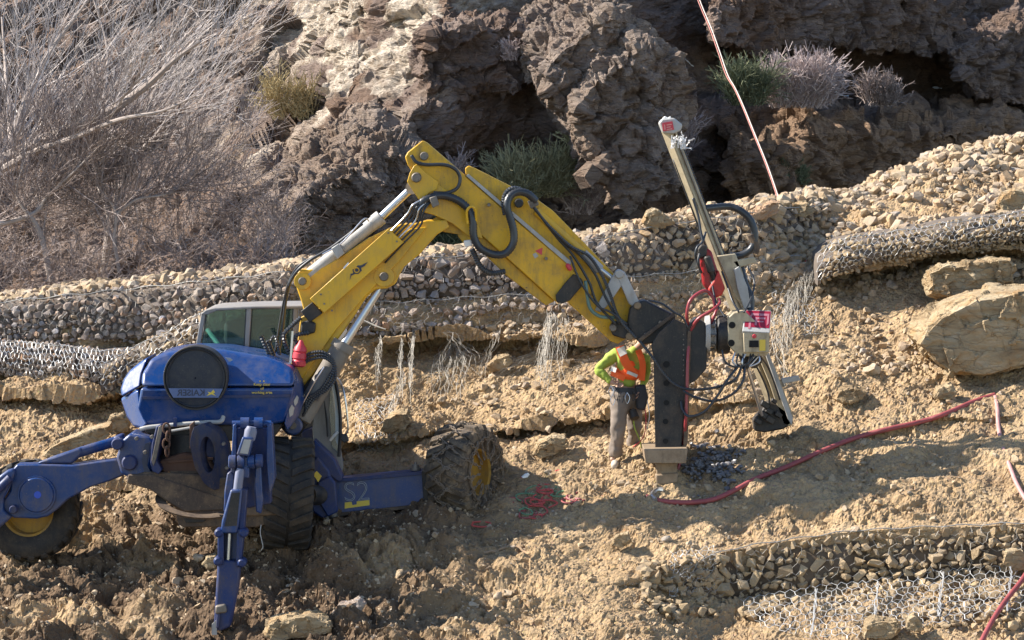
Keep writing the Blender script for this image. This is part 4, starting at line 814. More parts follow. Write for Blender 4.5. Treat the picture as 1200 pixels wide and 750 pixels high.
def rib(pts, r, n=8, amp=.16, pitch=.03, mt=None, name='hose', parent=ex, sub=10):
    q_ = cat(pts, sub); d = [0]
    for a, b in zip(q_, q_[1:]): d.append(d[-1] + (b - a).length)
    L = d[-1]; k = max(4, int(L / pitch * 2)); V = []; R = []
    for i in range(k + 1):
        s_ = L * i / k; j = max(0, min(len(q_) - 2, int(np.searchsorted(d, s_)) - 1)); f = (s_ - d[j]) / max(1e-6, d[j + 1] - d[j]); V.append(q_[j].lerp(q_[j + 1], f)); R.append(r * (1 + (amp if i % 2 else -amp)))
    return obj(name, MB().tube(V, R, n), mt or m_hose, parent, sharp=180 if amp < .1 else 25)
def hose(pts, r, mt=None, name='hose', parent=ex): return obj(name, MB().tube(cat(pts, 8), r, 8), mt or m_hose, parent, sharp=180)
H = lambda *a: [P(x, y, (yb(x) if x > 470 else 39.9) - d) for x, y, d in a]
rib(H((489, 246, .08), (497, 235, .10), (515, 229, .10), (533, 233, .10), (548, 244, .10), (554, 258, .12), (555, 276, .12), (562, 290, .12), (578, 298, .12), (592, 297, .14), (601, 286, .16), (602, 272, .16), (598, 256, .16), (594, 242, .16), (597, 231, .14), (606, 225, .12), (618, 227, .12), (628, 236, .1)), .048, 12, .09, .035, name='spiral_guard_hose')
rib(H((592, 252, .1), (590, 240, .1), (592, 228, .1), (600, 221, .1), (610, 222, .1)), .03, 10, .12, .03)
rib(H((553, 292, .02), (563, 312, .02), (576, 320, .0), (592, 318, .0)), .035, 10, .12, .03)
hose(H((482, 182, .06), (488, 190, .08), (500, 193, .09), (520, 193, .10), (533, 198, .10), (539, 208, .10), (536, 220, .1), (524, 226, .1), (508, 226, .1)), .022, name='jumper_hose')
obj('hose_clamp', MB().prism([(503, 232), (511, 229), (515, 240), (507, 244)], yb(505) - .17, .1), m_pin, ex, bevel=.01)
obj('hose_clamp', MB().prism([(618, 236), (628, 232), (632, 240), (622, 245)], yb(625) - .13, .1), m_pin, ex, bevel=.01)
obj('hose_hook', MB().tube(cat(H((548, 262, .14), (547, 248, .16), (552, 242, .18), (557, 246, .18), (558, 260, .14))), .016, 8), m_yel2, ex)
obj('work_lamp', MB().prism([(543, 282), (552, 281), (554, 288), (545, 290)], yb(548) - .06, .12), m_white, ex, bevel=.012)
obj('lamp_bracket', MB().prism([(536, 276), (544, 268), (556, 266), (552, 283), (543, 285)], yb(548) + .05, .1), m_yeld, ex, bevel=.01)
for k in range(6):  # bundle running under the cover plate up to the elbow
    a, b = 459 + k * 3.2, 271 + k * 2.6; hose([P(a - 24, b + 24, 39.83), P(a, b - 1, 39.80), P(a + 18, b - 20, 39.78), P(484 + k * 2.5, 240 + k * 1.5, 39.74), P(500 + k, 231 + k, yb(500) - .1)], .012, m_hose if k % 3 else m_steel, 'pressure_hose')
for k, (dx, dy) in enumerate(((0, 0), (9, 2))):  # down the far beam to the bracket
    hose(H((624, 240 + dy, .06), (640 + dx * .3, 262 + dy, .06), (656 + dx * .5, 282 + dy, .05), (672 + dx, 300, .04), (690 + dx * .8, 330 - dx, .05), (700 + dx, 356 - dx, .06), (722 + dx * .5, 380, .12)), .017, name='pressure_hose')
hose(H((668, 300, .08), (680, 330, .1), (700, 358, .12), (716, 366, .14), (735, 380, .16)), .014)
rib(H((640, 262, .09), (668, 288, .09), (690, 300, .09), (705, 322, .1), (715, 345, .12), (725, 372, .14), (745, 396, .22)), .020, 8, .1, .03)
hose(H((686, 329, .06), (688, 345, .08), (692, 362, .08), (704, 371, .08), (722, 372, .06)), .022, m_green, 'green_hose')
obj('red_coupling', MB().lathe(P(664, 309, yb(664) - .08), (.5, 0, -.8), [(0, .012), (.02, .03), (.08, .03), (.1, .012)], 10), m_red, ex)
cs = obj('link_cylinder', MB().cyl(P(683, 297, yb(683) + .05), P(703, 316, yb(700) + .05), M(6), 16), m_greyp, ex); obj('piston_rod', MB().cyl(P(700, 313, yb(700) + .05), P(722, 330, yb(720) + .05), M(3), 14), m_chrome, cs)
obj('link_cylinder_barrel', MB().cyl(P(628, 247, yb(628) + .1), P(690, 303, yb(690) + .06), M(5.5), 16), m_yel2, ex)
obj('rocker_link', MB().prism([(716, 326), (724, 315), (733, 319), (733, 328), (714, 356), (704, 366), (697, 364), (706, 346)], yb(720) - .02, .08), m_greyp, ex, bevel=.012)
obj('tipping_link', MB().prism([(724, 326), (733, 320), (738, 330), (749, 353), (744, 361), (737, 356)], yb(735) - .06, .08), m_greyp, ex, bevel=.012)
pin(725.5, 321, yb(725) - .03, 5.5, mt=m_greyp)
for pts in ([P(343, 420, 39.75), P(335, 405, 39.7), P(333, 392, 39.7), P(342, 382, 39.72), P(352, 373, 39.8)], [P(351, 405, 39.7), P(345, 396, 39.7), P(350, 392, 39.7), P(362, 390, 39.76)], [P(318, 420, 39.7), P(312, 408, 39.65), P(306, 394, 39.65)], [P(322, 420, 39.75), P(316, 404, 39.7), P(313, 399, 39.7)]): rib(pts, .026, 8, .22, .035, name='ribbed_hose')
rib([P(328, 416, 39.7), P(325, 402, 39.68), P(322, 394, 39.7), P(318, 398, 39.72), P(316, 410, 39.74)], .018, 8, .2, .03, name='ribbed_hose')
hose([P(326, 415, 40.2), P(330, 395, 40.2), P(336, 345, 40.1), P(345, 322, 39.9), P(362, 306, 39.85), P(390, 289, 39.84), P(425, 262, 39.82)], .02)
hose([P(322, 415, 40.2), P(331, 360, 40.15), P(339, 330, 40.0), P(352, 310, 39.9), P(380, 296, 39.84)], .013)
for s_ in (0, 4, 8): rib([P(356, 418 + s_, 39.66), P(366, 413 + s_, 39.62), P(380, 413 + s_ * .8, 39.6), P(391, 424 + s_ * .6, 39.6), P(393 - s_, 442, 39.6), P(384 - s_, 456, 39.6), P(368 - s_, 468, 39.6), P(358, 482, 39.62), P(352, 492, 39.66)], .018, 8, .16, .03, name='ribbed_hose')
obj('steel_pipe', MB().tube([P(380, 430, 39.55), P(366, 452, 39.55), P(352, 478, 39.6)], .010, 8), m_steel, ex)
for q_ in ((352, 470), (360, 462), (372, 470), (348, 482)): obj('hose_fitting', MB().cyl(P(q_[0], q_[1], 39.6), P(q_[0] + 5, q_[1] - 8, 39.58), .015, 8), m_pin, ex)
# --- undercarriage
obj('turntable_plate', MB().prism([(146, 560), (170, 553), (236, 556), (300, 566), (330, 590), (326, 604), (256, 606), (215, 602), (176, 574)], 38.85, 1.6), m_muddy, ex, bevel=.02)
obj('belly_frame', MB().prism([(206, 604), (320, 602), (322, 612), (300, 618), (214, 618), (209, 614)], 38.9, 1.3), m_muddy, ex, bevel=.015)
obj('frame_slot', MB().prism([(214, 606), (240, 603), (246, 607), (238, 612), (218, 613)], 38.885, .05), m_black, ex, bevel=.006)
obj('slewing_drum', MB().lathe(P(225, 540, 39.5), (0, 0, -1), [(-.35, .42), (-.1, .44), (-.1, .52), (.0, .55), (.12, .55), (.12, .46), (.2, .44)], 40), m_black, ex)
obj('clamp_ring', MB().lathe(P(232, 590, 39.0), (.1, -.25, .9), [(0, .50), (.03, .52), (.03, .40), (.0, .38)], 40, False), m_muddy, ex)
obj('drum_shell', MB().prism([(186, 540), (215, 530), (246, 536), (258, 560), (252, 574), (226, 582), (206, 572), (192, 562)], 38.95, .5), m_rust, ex, bevel=.04, seg=3)
fl = obj('bracket_flange', MB().prism([(183, 500), (189, 497), (191, 504), (184, 540), (190, 550), (186, 556), (178, 552), (176, 544), (178, 520)], 38.8, .5), m_blued, ex, bevel=.01)
obj('bracket_edge', MB().prism([(186, 500), (189, 498), (190.5, 503), (183, 538), (180, 546), (177.5, 540)], 38.78, .03), m_pin, fl, bevel=.004)
fl2 = obj('bracket_flange', MB().prism([(222, 498), (227, 494), (228, 500), (226, 524), (222, 526)], 38.78, .12), m_rust, ex, bevel=.008)
R_ = MB(); ang = np.linspace(0, 2 * math.pi, 40, endpoint=False); Yo = 38.72
OP = [(226, 501), (238, 496), (252, 503), (262, 518), (266, 545), (262, 566), (254, 577), (240, 568), (228, 548), (222, 520)]
def ray(cx, cy, a, poly):
    dx, dy = math.cos(a), math.sin(a); best = 20
    for (x0, y0), (x1, y1) in zip(poly, poly[1:] + poly[:1]):
        ex_, ey_ = x1 - x0, y1 - y0; dn = dx * ey_ - dy * ex_
        if abs(dn) > 1e-9:
            t = ((x0 - cx) * ey_ - (y0 - cy) * ex_) / dn; u = ((x0 - cx) * dy - (y0 - cy) * dx) / dn
            if t > 0 and -1e-6 <= u <= 1 + 1e-6: best = t
    return cx + dx * best, cy + dy * best
oc = [ray(244, 534, a, OP) for a in ang]
ic = [(243 + 8.5 * math.cos(a) + 1.5 * math.sin(a), 533 + 21 * math.sin(a)) for a in ang]
vo = [P(x, y, Yo + (x - 246) * .012) for x, y in oc]; vi = [P(x, y, Yo + (x - 246) * .012 - .03) for x, y in ic]; n = 40; dv = Vector((.05, .3, 0))
R_.add(vo + vi + [v + dv for v in vo] + [v + dv for v in vi], [f for i in range(n) for f in ((i, (i + 1) % n, (i + 1) % n + n, i + n), (i, i + 2 * n, (i + 1) % n + 2 * n, (i + 1) % n), (i + n, (i + 1) % n + n, (i + 1) % n + 3 * n, i + 3 * n), (i + 2 * n, i + 3 * n, (i + 1) % n + 3 * n, (i + 1) % n + 2 * n))])
m_ringp = paint('dark_grimy_blue', (.010, .022, .07), .5, (.12, .09, .06), .9, sc=5)
obj('ring_bracket', R_, m_ringp, ex, bevel=.008)
obj('ring_back_plate', MB().prism([(232, 505), (258, 512), (270, 545), (262, 575), (240, 568), (230, 540)], 39.02, .1), m_blued, ex, bevel=.02)
for k_, (x_, y_) in enumerate(((195, 502), (197, 511), (195, 520), (196, 529))): obj('tow_chain_link', MB().tube([P(x_ + (4 if k_ % 2 == 0 else 2) * math.cos(t_), y_ + 6 * math.sin(t_), 38.76 + (.0 if k_ % 2 == 0 else .04) * math.cos(t_)) for t_ in np.linspace(0, 2 * math.pi, 13)], .013, 6, False), m_rust, ex)
obj('cross_rod', MB().tube([P(201, 505, 38.8), P(224, 501, 38.8)], .016, 8), m_greyp, ex)
obj('left_frame_block', MB().prism([(143, 516), (152, 508), (176, 512), (182, 520), (176, 545), (178, 560), (160, 562), (142, 556), (136, 536)], 38.9, .7), m_blue, ex, bevel=.03)
obj('dark_recess_plate', MB().prism([(170, 520), (176, 518), (172, 545), (178, 556), (170, 556), (166, 540)], 38.88, .03), m_ink, ex)
pin(152, 542, 38.88, 9, mt=m_blued, d=.06); pin(138, 520, 38.86, 7, mt=m_blued, d=.08)
obj('frame_beam', MB().prism([(150, 556), (178, 556), (262, 584), (262, 598), (215, 600), (176, 574), (148, 566)], 38.83, .3), m_muddy, ex, bevel=.015)
# --- left leg with wheel
YL = 39.4
leg = obj('wheel_leg', MB().prism([(13, 552), (20, 544), (41, 544), (84, 545), (112, 541), (136, 538), (148, 546), (148, 556), (128, 564), (106, 571), (80, 585), (66, 598), (56, 605), (43, 608), (16, 607), (4, 600), (2, 590), (12, 575)], YL, .28), m_blue, ex, bevel=.02)
obj('hub_cover', MB().lathe(P(43, 580, YL - .02), (0, 1, 0), [(-.03, .01), (-.03, M(19)), (-.012, M(20.5)), (-.012, M(22)), (.03, M(22.5))], 40), m_blue, leg)
obj('blue_cap', MB().lathe(P(44, 580, YL - .055), (0, 1, 0), [(0, .01), (0, M(4)), (.02, M(5))], 16), flat('bright_blue', (.02, .07, .45), .4), leg)
obj('leg_cylinder', MB().prism([(42, 543), (62, 535), (95, 524), (97, 532), (84, 544)], YL + .06, .16), m_blue, ex, bevel=.03)
obj('piston_sleeve', MB().cyl(P(90, 531, YL + .12), P(137, 517, YL + .3), M(6), 16), m_blue, ex)
obj('end_block', MB().prism([(132, 512), (144, 508), (148, 518), (144, 528), (134, 526)], YL + .12, .2), m_blued, ex, bevel=.03)
obj('stabiliser_arm', MB().prism([(-30, 590), (-12, 566), (8, 551), (16, 549), (18, 556), (10, 572), (4, 584), (4, 598), (14, 606), (0, 618), (-30, 640)], YL - .10, .16), m_blue, ex, bevel=.03)
obj('stabiliser_cylinder', MB().cyl(P(-30, 600, YL - .2), P(12, 560, YL - .16), M(5), 14), m_blued, ex); pin(16, 597, YL - .1, 5, mt=m_blued)
m_rimd = paint('muddy_ochre_rim', (.40, .22, .03), .6, (.18, .13, .08), .8, sc=6)
def wheel(c, ax, R, W, rimR, mt_rim, name='wheel', nl=22, deep=.022, seed=0, lugmat=None):
    c = Vector(c); ax = Vector(ax).normalized()
    wh = obj(name, MB().lathe(c, ax, [(-W * .30, .05), (-W * .28, rimR * .55), (-W * .12, rimR * .62), (-W * .12, rimR * .85), (-W * .34, rimR * .93), (-W * .38, rimR * 1.0), (W * .38, rimR * 1.0), (W * .34, rimR * .9), (W * .1, rimR * .85), (W * .1, rimR * .4), (W * .12, .05)], 40), mt_rim, ex, sharp=30)
    prof = [(-W * .38, rimR * .98), (-W * .44, rimR * 1.06), (-W * .50, rimR + (R - rimR) * .45), (-W * .49, R * .93), (-W * .43, R * .975), (-W * .2, R), (0, R * 1.004), (W * .2, R), (W * .43, R * .975), (W * .49, R * .93), (W * .50, rimR + (R - rimR) * .45), (W * .44, rimR * 1.06), (W * .38, rimR * .98)]
    obj('tyre', MB().lathe(c, ax, prof, 56, False), lugmat or m_tyre, wh, sharp=60)
    u = ax.orthogonal().normalized(); v = ax.cross(u); mb = MB(); rr = random.Random(seed)
    for k in range(nl):
        for sgn in (-1, 1):
            a0 = 2 * math.pi * (k + (.5 if sgn > 0 else 0)) / nl; V = []
            for (s_, da) in ((.03, .0), (.25, .30), (.44, .52), (.50, .56)):
                for e in (-.22, .22):
                    a = a0 + (da + e) * 2 * math.pi / nl * 1.05; ro = R * (1 + deep / R) if s_ < .49 else R * .90
                    for rad in (R * .93, ro if s_ < .45 else R * .965): V.append(c + ax * (sgn * s_ * W) + (u * math.cos(a) + v * math.sin(a)) * rad)
            Fc = []
            for i in range(3):
                b = i * 4; Fc += [(b, b + 4, b + 5, b + 1), (b + 2, b + 3, b + 7, b + 6), (b + 1, b + 5, b + 7, b + 3), (b, b + 2, b + 6, b + 4)]
            Fc += [(0, 1, 3, 2), (12, 14, 15, 13)]; mb.add(V, Fc)
    obj('tread', mb, lugmat or m_tyre, wh, smooth=False, bevel=.008, seg=1, kind='stuff'); return wh, u, v
wheel(P(36, 597, YL + .5), (-.08, -1, .02), .60, .44, .33, m_rimd, seed=1)
wheel(P(337, 578, 39.5), (-1, -.10, .05), .66, .60, .34, m_yel2, nl=20, seed=2, deep=.035)
wh, wu, wv = wheel(P(545, 553, 40.45), (.88, -.47, .03), .56, .56, .30, m_rimd, nl=18, seed=3, deep=.04, lugmat=m_tyrem)
# snow chain on the rear wheel: ladder and diamonds of links
wc = P(545, 553, 40.45); wa = Vector((.88, -.47, .03)).normalized(); lk0, lk1 = [], []
def rp(a, s_): rad = .615 - .05 * max(0, abs(s_) - .40) / .1 if abs(s_) < .5 else .615 - .09 - (abs(s_) - .5) * .8; return wc + wa * (max(-.55, min(.55, s_)) * .56) + (wu * math.cos(a) + wv * math.sin(a)) * rad
chain = MB(); rr = random.Random(3)
def links(path):
    for a, b in zip(path, path[1:]):
        L = (b - a).length; k = max(1, int(L / .042)); t = (b - a).normalized()
        for i in range(k):
            c = a.lerp(b, (i + .5) / k) + Vector([rr.gauss(0, .006) for _ in range(3)]); s1 = t.orthogonal().normalized(); s1 = Matrix.Rotation((i % 2) * 1.57 + rr.gauss(0, .3), 3, t) @ s1
            ring = [c + t * .030 * math.cos(x) + s1 * .017 * math.sin(x) for x in np.linspace(0, 2 * math.pi, 7)]
            chain.tube(ring, .0085, 4, False)
for k in range(14):
    a = 2 * math.pi * k / 14; d = 2 * math.pi / 28
    links([rp(a, -.52), rp(a + d, -.2), rp(a, .1), rp(a + d, .52)]); links([rp(a + 2 * d, -.52), rp(a + d, -.2), rp(a + 2 * d, .1), rp(a + d, .52)])
    links([rp(a, .62), rp(a + d, .64), rp(a + 2 * d, .62)]); links([rp(a + d, .52), rp(a + d, .75), rp(a + d, .95)])
obj('tyre_chain', chain, paint('dusty_chain', (.17, .135, .105), .6, (.26, .19, .12), .7, metal=.2), wh, kind='stuff')
# --- right leg: beam, hinge, knuckles
YB = 40.25
bmL = obj('leg_beam', MB().prism([(388, 565), (440, 560), (497, 555), (500, 592), (440, 598), (388, 604)], YB, .32), m_blue, ex, bevel=.008)
obj('beam_flange', MB().prism([(386, 562), (498, 552), (499, 556), (388, 566)], YB - .03, .38), m_blued, ex, bevel=.004); obj('beam_flange', MB().prism([(388, 602), (500, 590), (500, 594), (389, 606)], YB - .03, .38), m_muddy, ex, bevel=.004)
obj('beam_end_plate', MB().prism([(494, 552), (500, 551), (503, 594), (497, 596)], YB - .05, .42), m_black, ex, bevel=.006)
text(-.02, 'S2', 33, 418, 577, YB - .006, m_decg, bmL, outline=.013, right=(P(500, 568, YB) - P(388, 574, YB)), name='outline_number')
obj('yellow_mark', MB().prism([(404, 589), (412, 588), (413, 592), (418, 591), (418, 587.5), (433, 586), (433, 592), (404, 596)], YB - .006, .01), m_decy, bmL)
text(.01, '2JU7', 7, 411, 591.6, YB - .010, m_ink, bmL, name='small_print') if False else None
obj('beam_bolt', MB().lathe(P(487, 551, YB + .1), (0, 0, 1), [(0, .07), (.03, .07), (.03, .05), (.07, .045), (.07, .02), (.10, .018)], 14), m_pin, ex)
obj('hinge_block', MB().prism([(362, 545), (372, 535), (386, 552), (390, 570), (388, 604), (378, 608), (366, 600), (362, 580)], 39.85, .5), m_blued, ex, bevel=.025)
obj('hinge_ear', MB().prism([(372, 565), (386, 558), (393, 566), (396, 600), (384, 606), (374, 590)], 39.8, .2), m_blued, ex, bevel=.02)
obj('hinge_shell', MB().prism([(368, 515), (392, 538), (402, 560), (398, 566), (384, 556), (366, 545)], 39.95, .3), m_blued, ex, bevel=.02)
obj('yellow_reflector', MB().prism([(367, 556), (371, 552), (377, 558), (373, 565)], 39.78, .012), m_decy, ex)
obj('vertical_hinge', MB().cyl(P(388, 560, 40.15), P(390, 608, 40.15), M(6), 18), m_pin, ex)
obj('axle_stub', MB().cyl(P(360, 580, 39.6), P(376, 580, 39.9), M(12), 20), m_black, ex)
# --- upright outrigger in front
YO = 37.7
obj('outrigger_bracket', MB().prism([(273, 498), (277, 496), (277, 540), (274, 560), (270, 560)], YO + .05, .3), m_blue, ex, bevel=.01)
obj('outrigger_bracket', MB().prism([(313, 498), (318, 497), (322, 560), (316, 580), (312, 540)], YO + .05, .3), m_blue, ex, bevel=.01)
obj('outrigger_crossbar', MB().cyl(P(272, 497, YO + .15), P(318, 497, YO + .15), M(4), 14), m_blue, ex)
obj('bracket_back', MB().prism([(276, 500), (314, 500), (318, 590), (290, 596), (272, 570)], YO + .42, .2), m_blued, ex, bevel=.02)
for x in (287, 303): obj('cross_knuckle', MB().cyl(P(x - 5, 496, YO + .1), P(x + 5, 496, YO + .1), M(6.5), 16), m_blue, ex)
obj('cylinder_head', MB().tube([P(292, 515, YO), P(294, 505, YO), P(295, 500, YO)], [M(6.5), M(7), M(5)], 18), m_greyb, ex)
sh_ = obj('cylinder_shroud', MB().prism([(284, 512), (297, 513), (292, 535), (277, 533)], YO - .1, .2), m_blue, ex, bevel=.015)
obj('grey_plate', MB().prism([(286, 515), (294.5, 515.5), (290.5, 532), (281, 531)], YO - .108, .02), m_greyp, sh_)
obj('outrigger_side_arm', MB().prism([(266, 555), (270, 552), (274, 556), (272, 585), (268, 600), (262, 600), (263, 575)], YO + .02, .12), m_blue, ex, bevel=.015)
obj('outrigger_side_arm', MB().prism([(300, 540), (306, 545), (308, 585), (306, 602), (300, 600), (298, 570)], YO + .05, .12), m_blue, ex, bevel=.015)
for x, y in ((272, 541), (282, 541), (294, 541), (303, 540)): obj('knuckle', MB().lathe(P(x - 4, y, YO), (1, 0, 0), [(0, M(6)), (.01, M(7.5)), (.08, M(7.5)), (.09, M(6))], 18), m_blue, ex)
obj('centre_web', MB().prism([(284, 536), (292, 536), (292, 560), (283, 560)], YO - .03, .12), m_blue, ex, bevel=.01)
obj('outrigger_rod_housing', MB().tube([P(278, 578, YO - .05), P(281, 553, YO - .05), P(282, 549, YO - .05)], [M(5), M(5), M(3.5)], 16), m_greyb, ex)
leg2 = obj('outrigger_leg', MB().prism([(270, 574), (284, 573), (280, 612), (278, 625), (258, 625), (260, 610)], YO - .12, .24), m_blue, ex, bevel=.02)
obj('wear_plate', MB().prism([(271.5, 578), (281, 577), (277.5, 616), (263, 617)], YO - .128, .02), m_black, leg2)
obj('outrigger_rod_housing', MB().prism([(282, 572), (290, 574), (286, 625), (279, 625)], YO - .06, .16), m_blued, ex, bevel=.012)
obj('fork_plate', MB().prism([(255, 622), (262, 620), (262, 662), (255, 660)], YO - .1, .22), m_blued, ex, bevel=.01); obj('fork_plate', MB().prism([(278, 620), (286, 620), (282, 664), (276, 664)], YO - .1, .22), m_blued, ex, bevel=.01)
obj('inner_rod', MB().cyl(P(269, 625, YO), P(267, 660, YO), M(3), 12), m_steel, ex)
obj('fork_back', MB().prism([(258, 622), (282, 622), (279, 665), (257, 665)], YO + .06, .08), m_blue, ex, bevel=.01)
for x, y in ((256, 625), (285, 625), (255, 658), (283, 660)): obj('pivot_boss', MB().lathe(P(x, y, YO - .14), (0, 1, 0), [(0, M(3)), (.02, M(5)), (.2, M(5))], 14), m_blued, ex)
ft = obj('outrigger_foot', MB().prism([(255, 656), (282, 658), (279, 690), (270, 735), (258, 740), (250, 738), (252, 705)], YO - .08, .22), m_blued, ex, bevel=.03, seg=3)
obj('foot_lug', MB().prism([(252, 710), (264, 708), (266, 718), (252, 720)], YO - .14, .1), m_pin, ft, bevel=.02); obj('foot_rib', MB().prism([(254, 718), (258, 718), (257, 736), (253, 736)], YO - .12, .1), m_blued, ft, bevel=.01); obj('toe_plate', MB().prism([(248, 732), (254, 726), (254, 744), (248, 744)], YO - .1, .06), m_greyp, ft)
obj('frayed_strap', MB().tube(cat([P(306, 615, 38.7), P(305, 625, 38.68), P(308, 640, 38.66), P(306, 645, 38.68)]), .006, 5), m_greyp, ex)
# --- tool arm (black column) that the boom holds
obj('quick_hitch', MB().prism([(738, 362), (745, 354), (756, 352), (776, 362), (792, 370), (790, 380), (770, 402), (752, 404), (741, 394), (735, 380)], yb(740) - .10, .42), m_black, ex, bevel=.02)
obj('hitch_ear', MB().prism([(714, 384), (718, 377), (728, 376), (744, 384), (746, 396), (730, 397), (718, 393)], yb(718) - .04, .5), m_black, ex, bevel=.015)
m_pint = paint('tan_pin_steel', (.24, .17, .10), .5, (.12, .09, .06), .5)
pin(747, 358, yb(747) - .10, 4.5, mt=m_pint); pin(767, 368, yb(767) - .10, 5, mt=m_pint); pin(738, 394, yb(738) - .06, 5, mt=m_pint)
pin(718.5, 384, yb(718) - .045, 4.5)
obj('hitch_bar', MB().bar(P(748, 400, yb(748) - .16), P(790, 368, yb(780) - .16), .05, .08), m_muddy, ex, bevel=.01)
for q_ in ((774, 378), (757, 392), (783, 386)): pin(*q_, yb(760) - .12, 2.6, 'bolt_head')
obj('red_triangle', MB().prism([(743, 366), (751, 366), (746, 373)], yb(747) - .108, .01), m_red, ex)
# ---------------------------------------------------------------- drill attachment
YC = 40.18
dr_ = thing('drill_attachment', 'black column and slanted beige drill mast with a red logo box at the boom tip', 'drilling rig', P(785, 562, 40.4)); m_tan2 = paint('dusty_beige_paint', (.44, .365, .24), .5, (.15, .115, .08), .6, sc=7)
m_foot = paint('dusty_foot_steel', (.27, .20, .13), .6, (.13, .09, .06), .7, sc=7)
def D_(name, mb, mt, **k): pr = k.pop('parent', dr_); return obj(name, mb, mt, pr, **k)
cplate = D_('column_plate', MB().prism([(766, 420), (763, 405), (772, 390), (790, 374), (804, 380), (806, 400), (803, 460), (798, 528), (768, 528)], YC, .045), m_black, bevel=.008)
D_('column_plate', MB().prism([(768, 420), (765, 405), (774, 390), (790, 376), (806, 382), (808, 400), (805, 460), (800, 528), (770, 528)], YC + .34, .045), m_black, bevel=.008)
D_('column_web', MB().prism([(797, 385), (806, 385), (806, 400), (803, 460), (798, 528), (792, 528), (797, 460)], YC + .04, .30), m_black, bevel=.008)
D_('column_web', MB().prism([(768, 400), (774, 400), (775, 528), (769, 528)], YC + .04, .30), m_black, bevel=.008)
mblk = flat('hole_shadow_black', (.006, .006, .006), .9)
for x, y, r in ((781, 427, 4), (781, 449, 3.6), (781, 472, 3.2), (780, 494, 3.2), (780, 517, 3.2), (779, 539, 2.6)):
    D_('hole', MB().lathe(P(x, y, YC - .012 if y < 530 else YC + .05), (0, 1, 0), [(0, M(r * 1.1)), (.006, M(r * 1.12)), (.02, M(r * 1.12))], 20), mblk, parent=dr_); 
    D_('hole_ring', MB().lathe(P(x, y, YC - .014 if y < 530 else YC + .048), (0, 1, 0), [(0, M(r * 1.14)), (.0, M(r * 1.02)), (.02, M(r * 1.02)), (.02, M(r * 1.14))], 20, False), m_black)
for y in np.linspace(392, 440, 9): D_('bolt_head', MB().lathe(P(801, float(y), YC - .012), (0, 1, 0), [(0, .008), (.014, .011)], 6), m_pin)  # row of steel dots stands in for the glints along the chain
D_('bent_shield', MB().prism([(803, 386), (815, 372), (826, 378), (829, 400), (828, 432), (816, 446), (804, 452), (798, 470), (802, 430)], YC + .02, .3), m_black, bevel=.012)
D_('shield_edge', MB().prism([(806, 388), (810, 388), (806, 520), (801, 528), (802, 460)], YC - .01, .06), m_muddy, bevel=.004)
D_('skid_plate', MB().prism([(755, 527), (806, 526), (804, 543), (757, 543)], YC - .30, .9), m_foot, bevel=.008)
D_('foot_post', MB().prism([(769, 543), (794, 543), (793, 562), (770, 566)], YC + .03, .3), m_foot, bevel=.01)
D_('foot_toe', MB().prism([(768, 556), (795, 554), (794, 566), (769, 569)], YC - .02, .4), m_foot, bevel=.02)
# rotator between column and motor box
rc = lambda x, y=392: P(x, y, YC + .2)
D_('flange', MB().lathe(rc(826), (1, 0, 0), [(0, M(14)), (0, M(22)), (.06, M(23)), (.06, M(16)), (.10, M(15)), (.13, M(19)), (.13, M(22))], 32), m_greyp, bevel=.004)
D_('rotator_drum', MB().lathe(rc(840), (1, 0, 0), [(0, M(21)), (.02, M(23)), (.14, M(23)), (.16, M(21))], 32), m_black)
for k in range(10):
    a = k * .628; c = rc(832) + Vector((0, math.cos(a), math.sin(a))) * M(19); D_('bolt_head', MB().cyl(c, c + Vector((.05, 0, 0)), .02, 6), m_pin)
bx = D_('motor_housing', MB().prism([(853, 372), (860, 366), (872, 364), (900, 390), (902, 412), (898, 417), (870, 418), (862, 414), (853, 404)], YC - .05, .5), m_tan2, bevel=.015)
D_('housing_front', MB().prism([(871, 390), (902, 390), (901, 413), (872, 413)], YC - .14, .12), m_tan2, parent=bx, bevel=.008)
D_('vent_slot', MB().prism([(878, 399), (889, 399), (889, 407), (878, 407)], YC - .148, .02), mblk, parent=bx); D_('yellow_sticker', MB().prism([(890, 398), (897, 398), (897, 411), (890, 411)], YC - .148, .01), m_decy, parent=bx)
D_('oval_slot', MB().lathe(P(858, 381, YC - .055), (0, 1, 0), [(0, M(4)), (.01, M(4))], 16), mblk, parent=bx); D_('oval_slot', MB().lathe(P(857, 402, YC - .055), (0, 1, 0), [(0, M(4)), (.01, M(4))], 16), mblk, parent=bx)
D_('red_knob', MB().lathe(P(884, 394, YC - .16), (0, 1, 0), [(0, M(2)), (.01, M(2.6)), (.03, M(2.6))], 14), m_red, parent=bx)
# sloping top panel with the logo
pv = [P(870, 388, YC - .15), P(902, 390, YC - .15), P(904, 364, YC + .08), P(873, 363, YC + .08)]; nn = (pv[1] - pv[0]).cross(pv[3] - pv[0]).normalized() * -1
tp = MB(); tp.add(pv + [v + nn * .05 for v in pv], [(0, 1, 2, 3), (7, 6, 5, 4), (0, 4, 5, 1), (1, 5, 6, 2), (2, 6, 7, 3), (3, 7, 4, 0)]); tpo = D_('logo_panel', tp, m_greyp, parent=bx, bevel=.006)
def onp(poly, e, name, mt):
    """flat print on the sloping panel; u,v run 0..1 along it"""
    f = lambda u, v: pv[0].lerp(pv[1], u).lerp(pv[3].lerp(pv[2], u), v) - nn * e
    a = [f(*p) for p in poly]; b = [v + nn * .004 for v in a]; n = len(a); mb = MB(); mb.add(a + b, [tuple(range(n)), tuple(range(2 * n - 1, n - 1, -1))] + [(i, i + n, (i + 1) % n + n, (i + 1) % n) for i in range(n)]); obj(name, mb, mt, bx)
m_logo = flat('crimson_print', (.27, .01, .03), .4); m_stroke = flat('pale_print', (.42, .16, .19), .5)
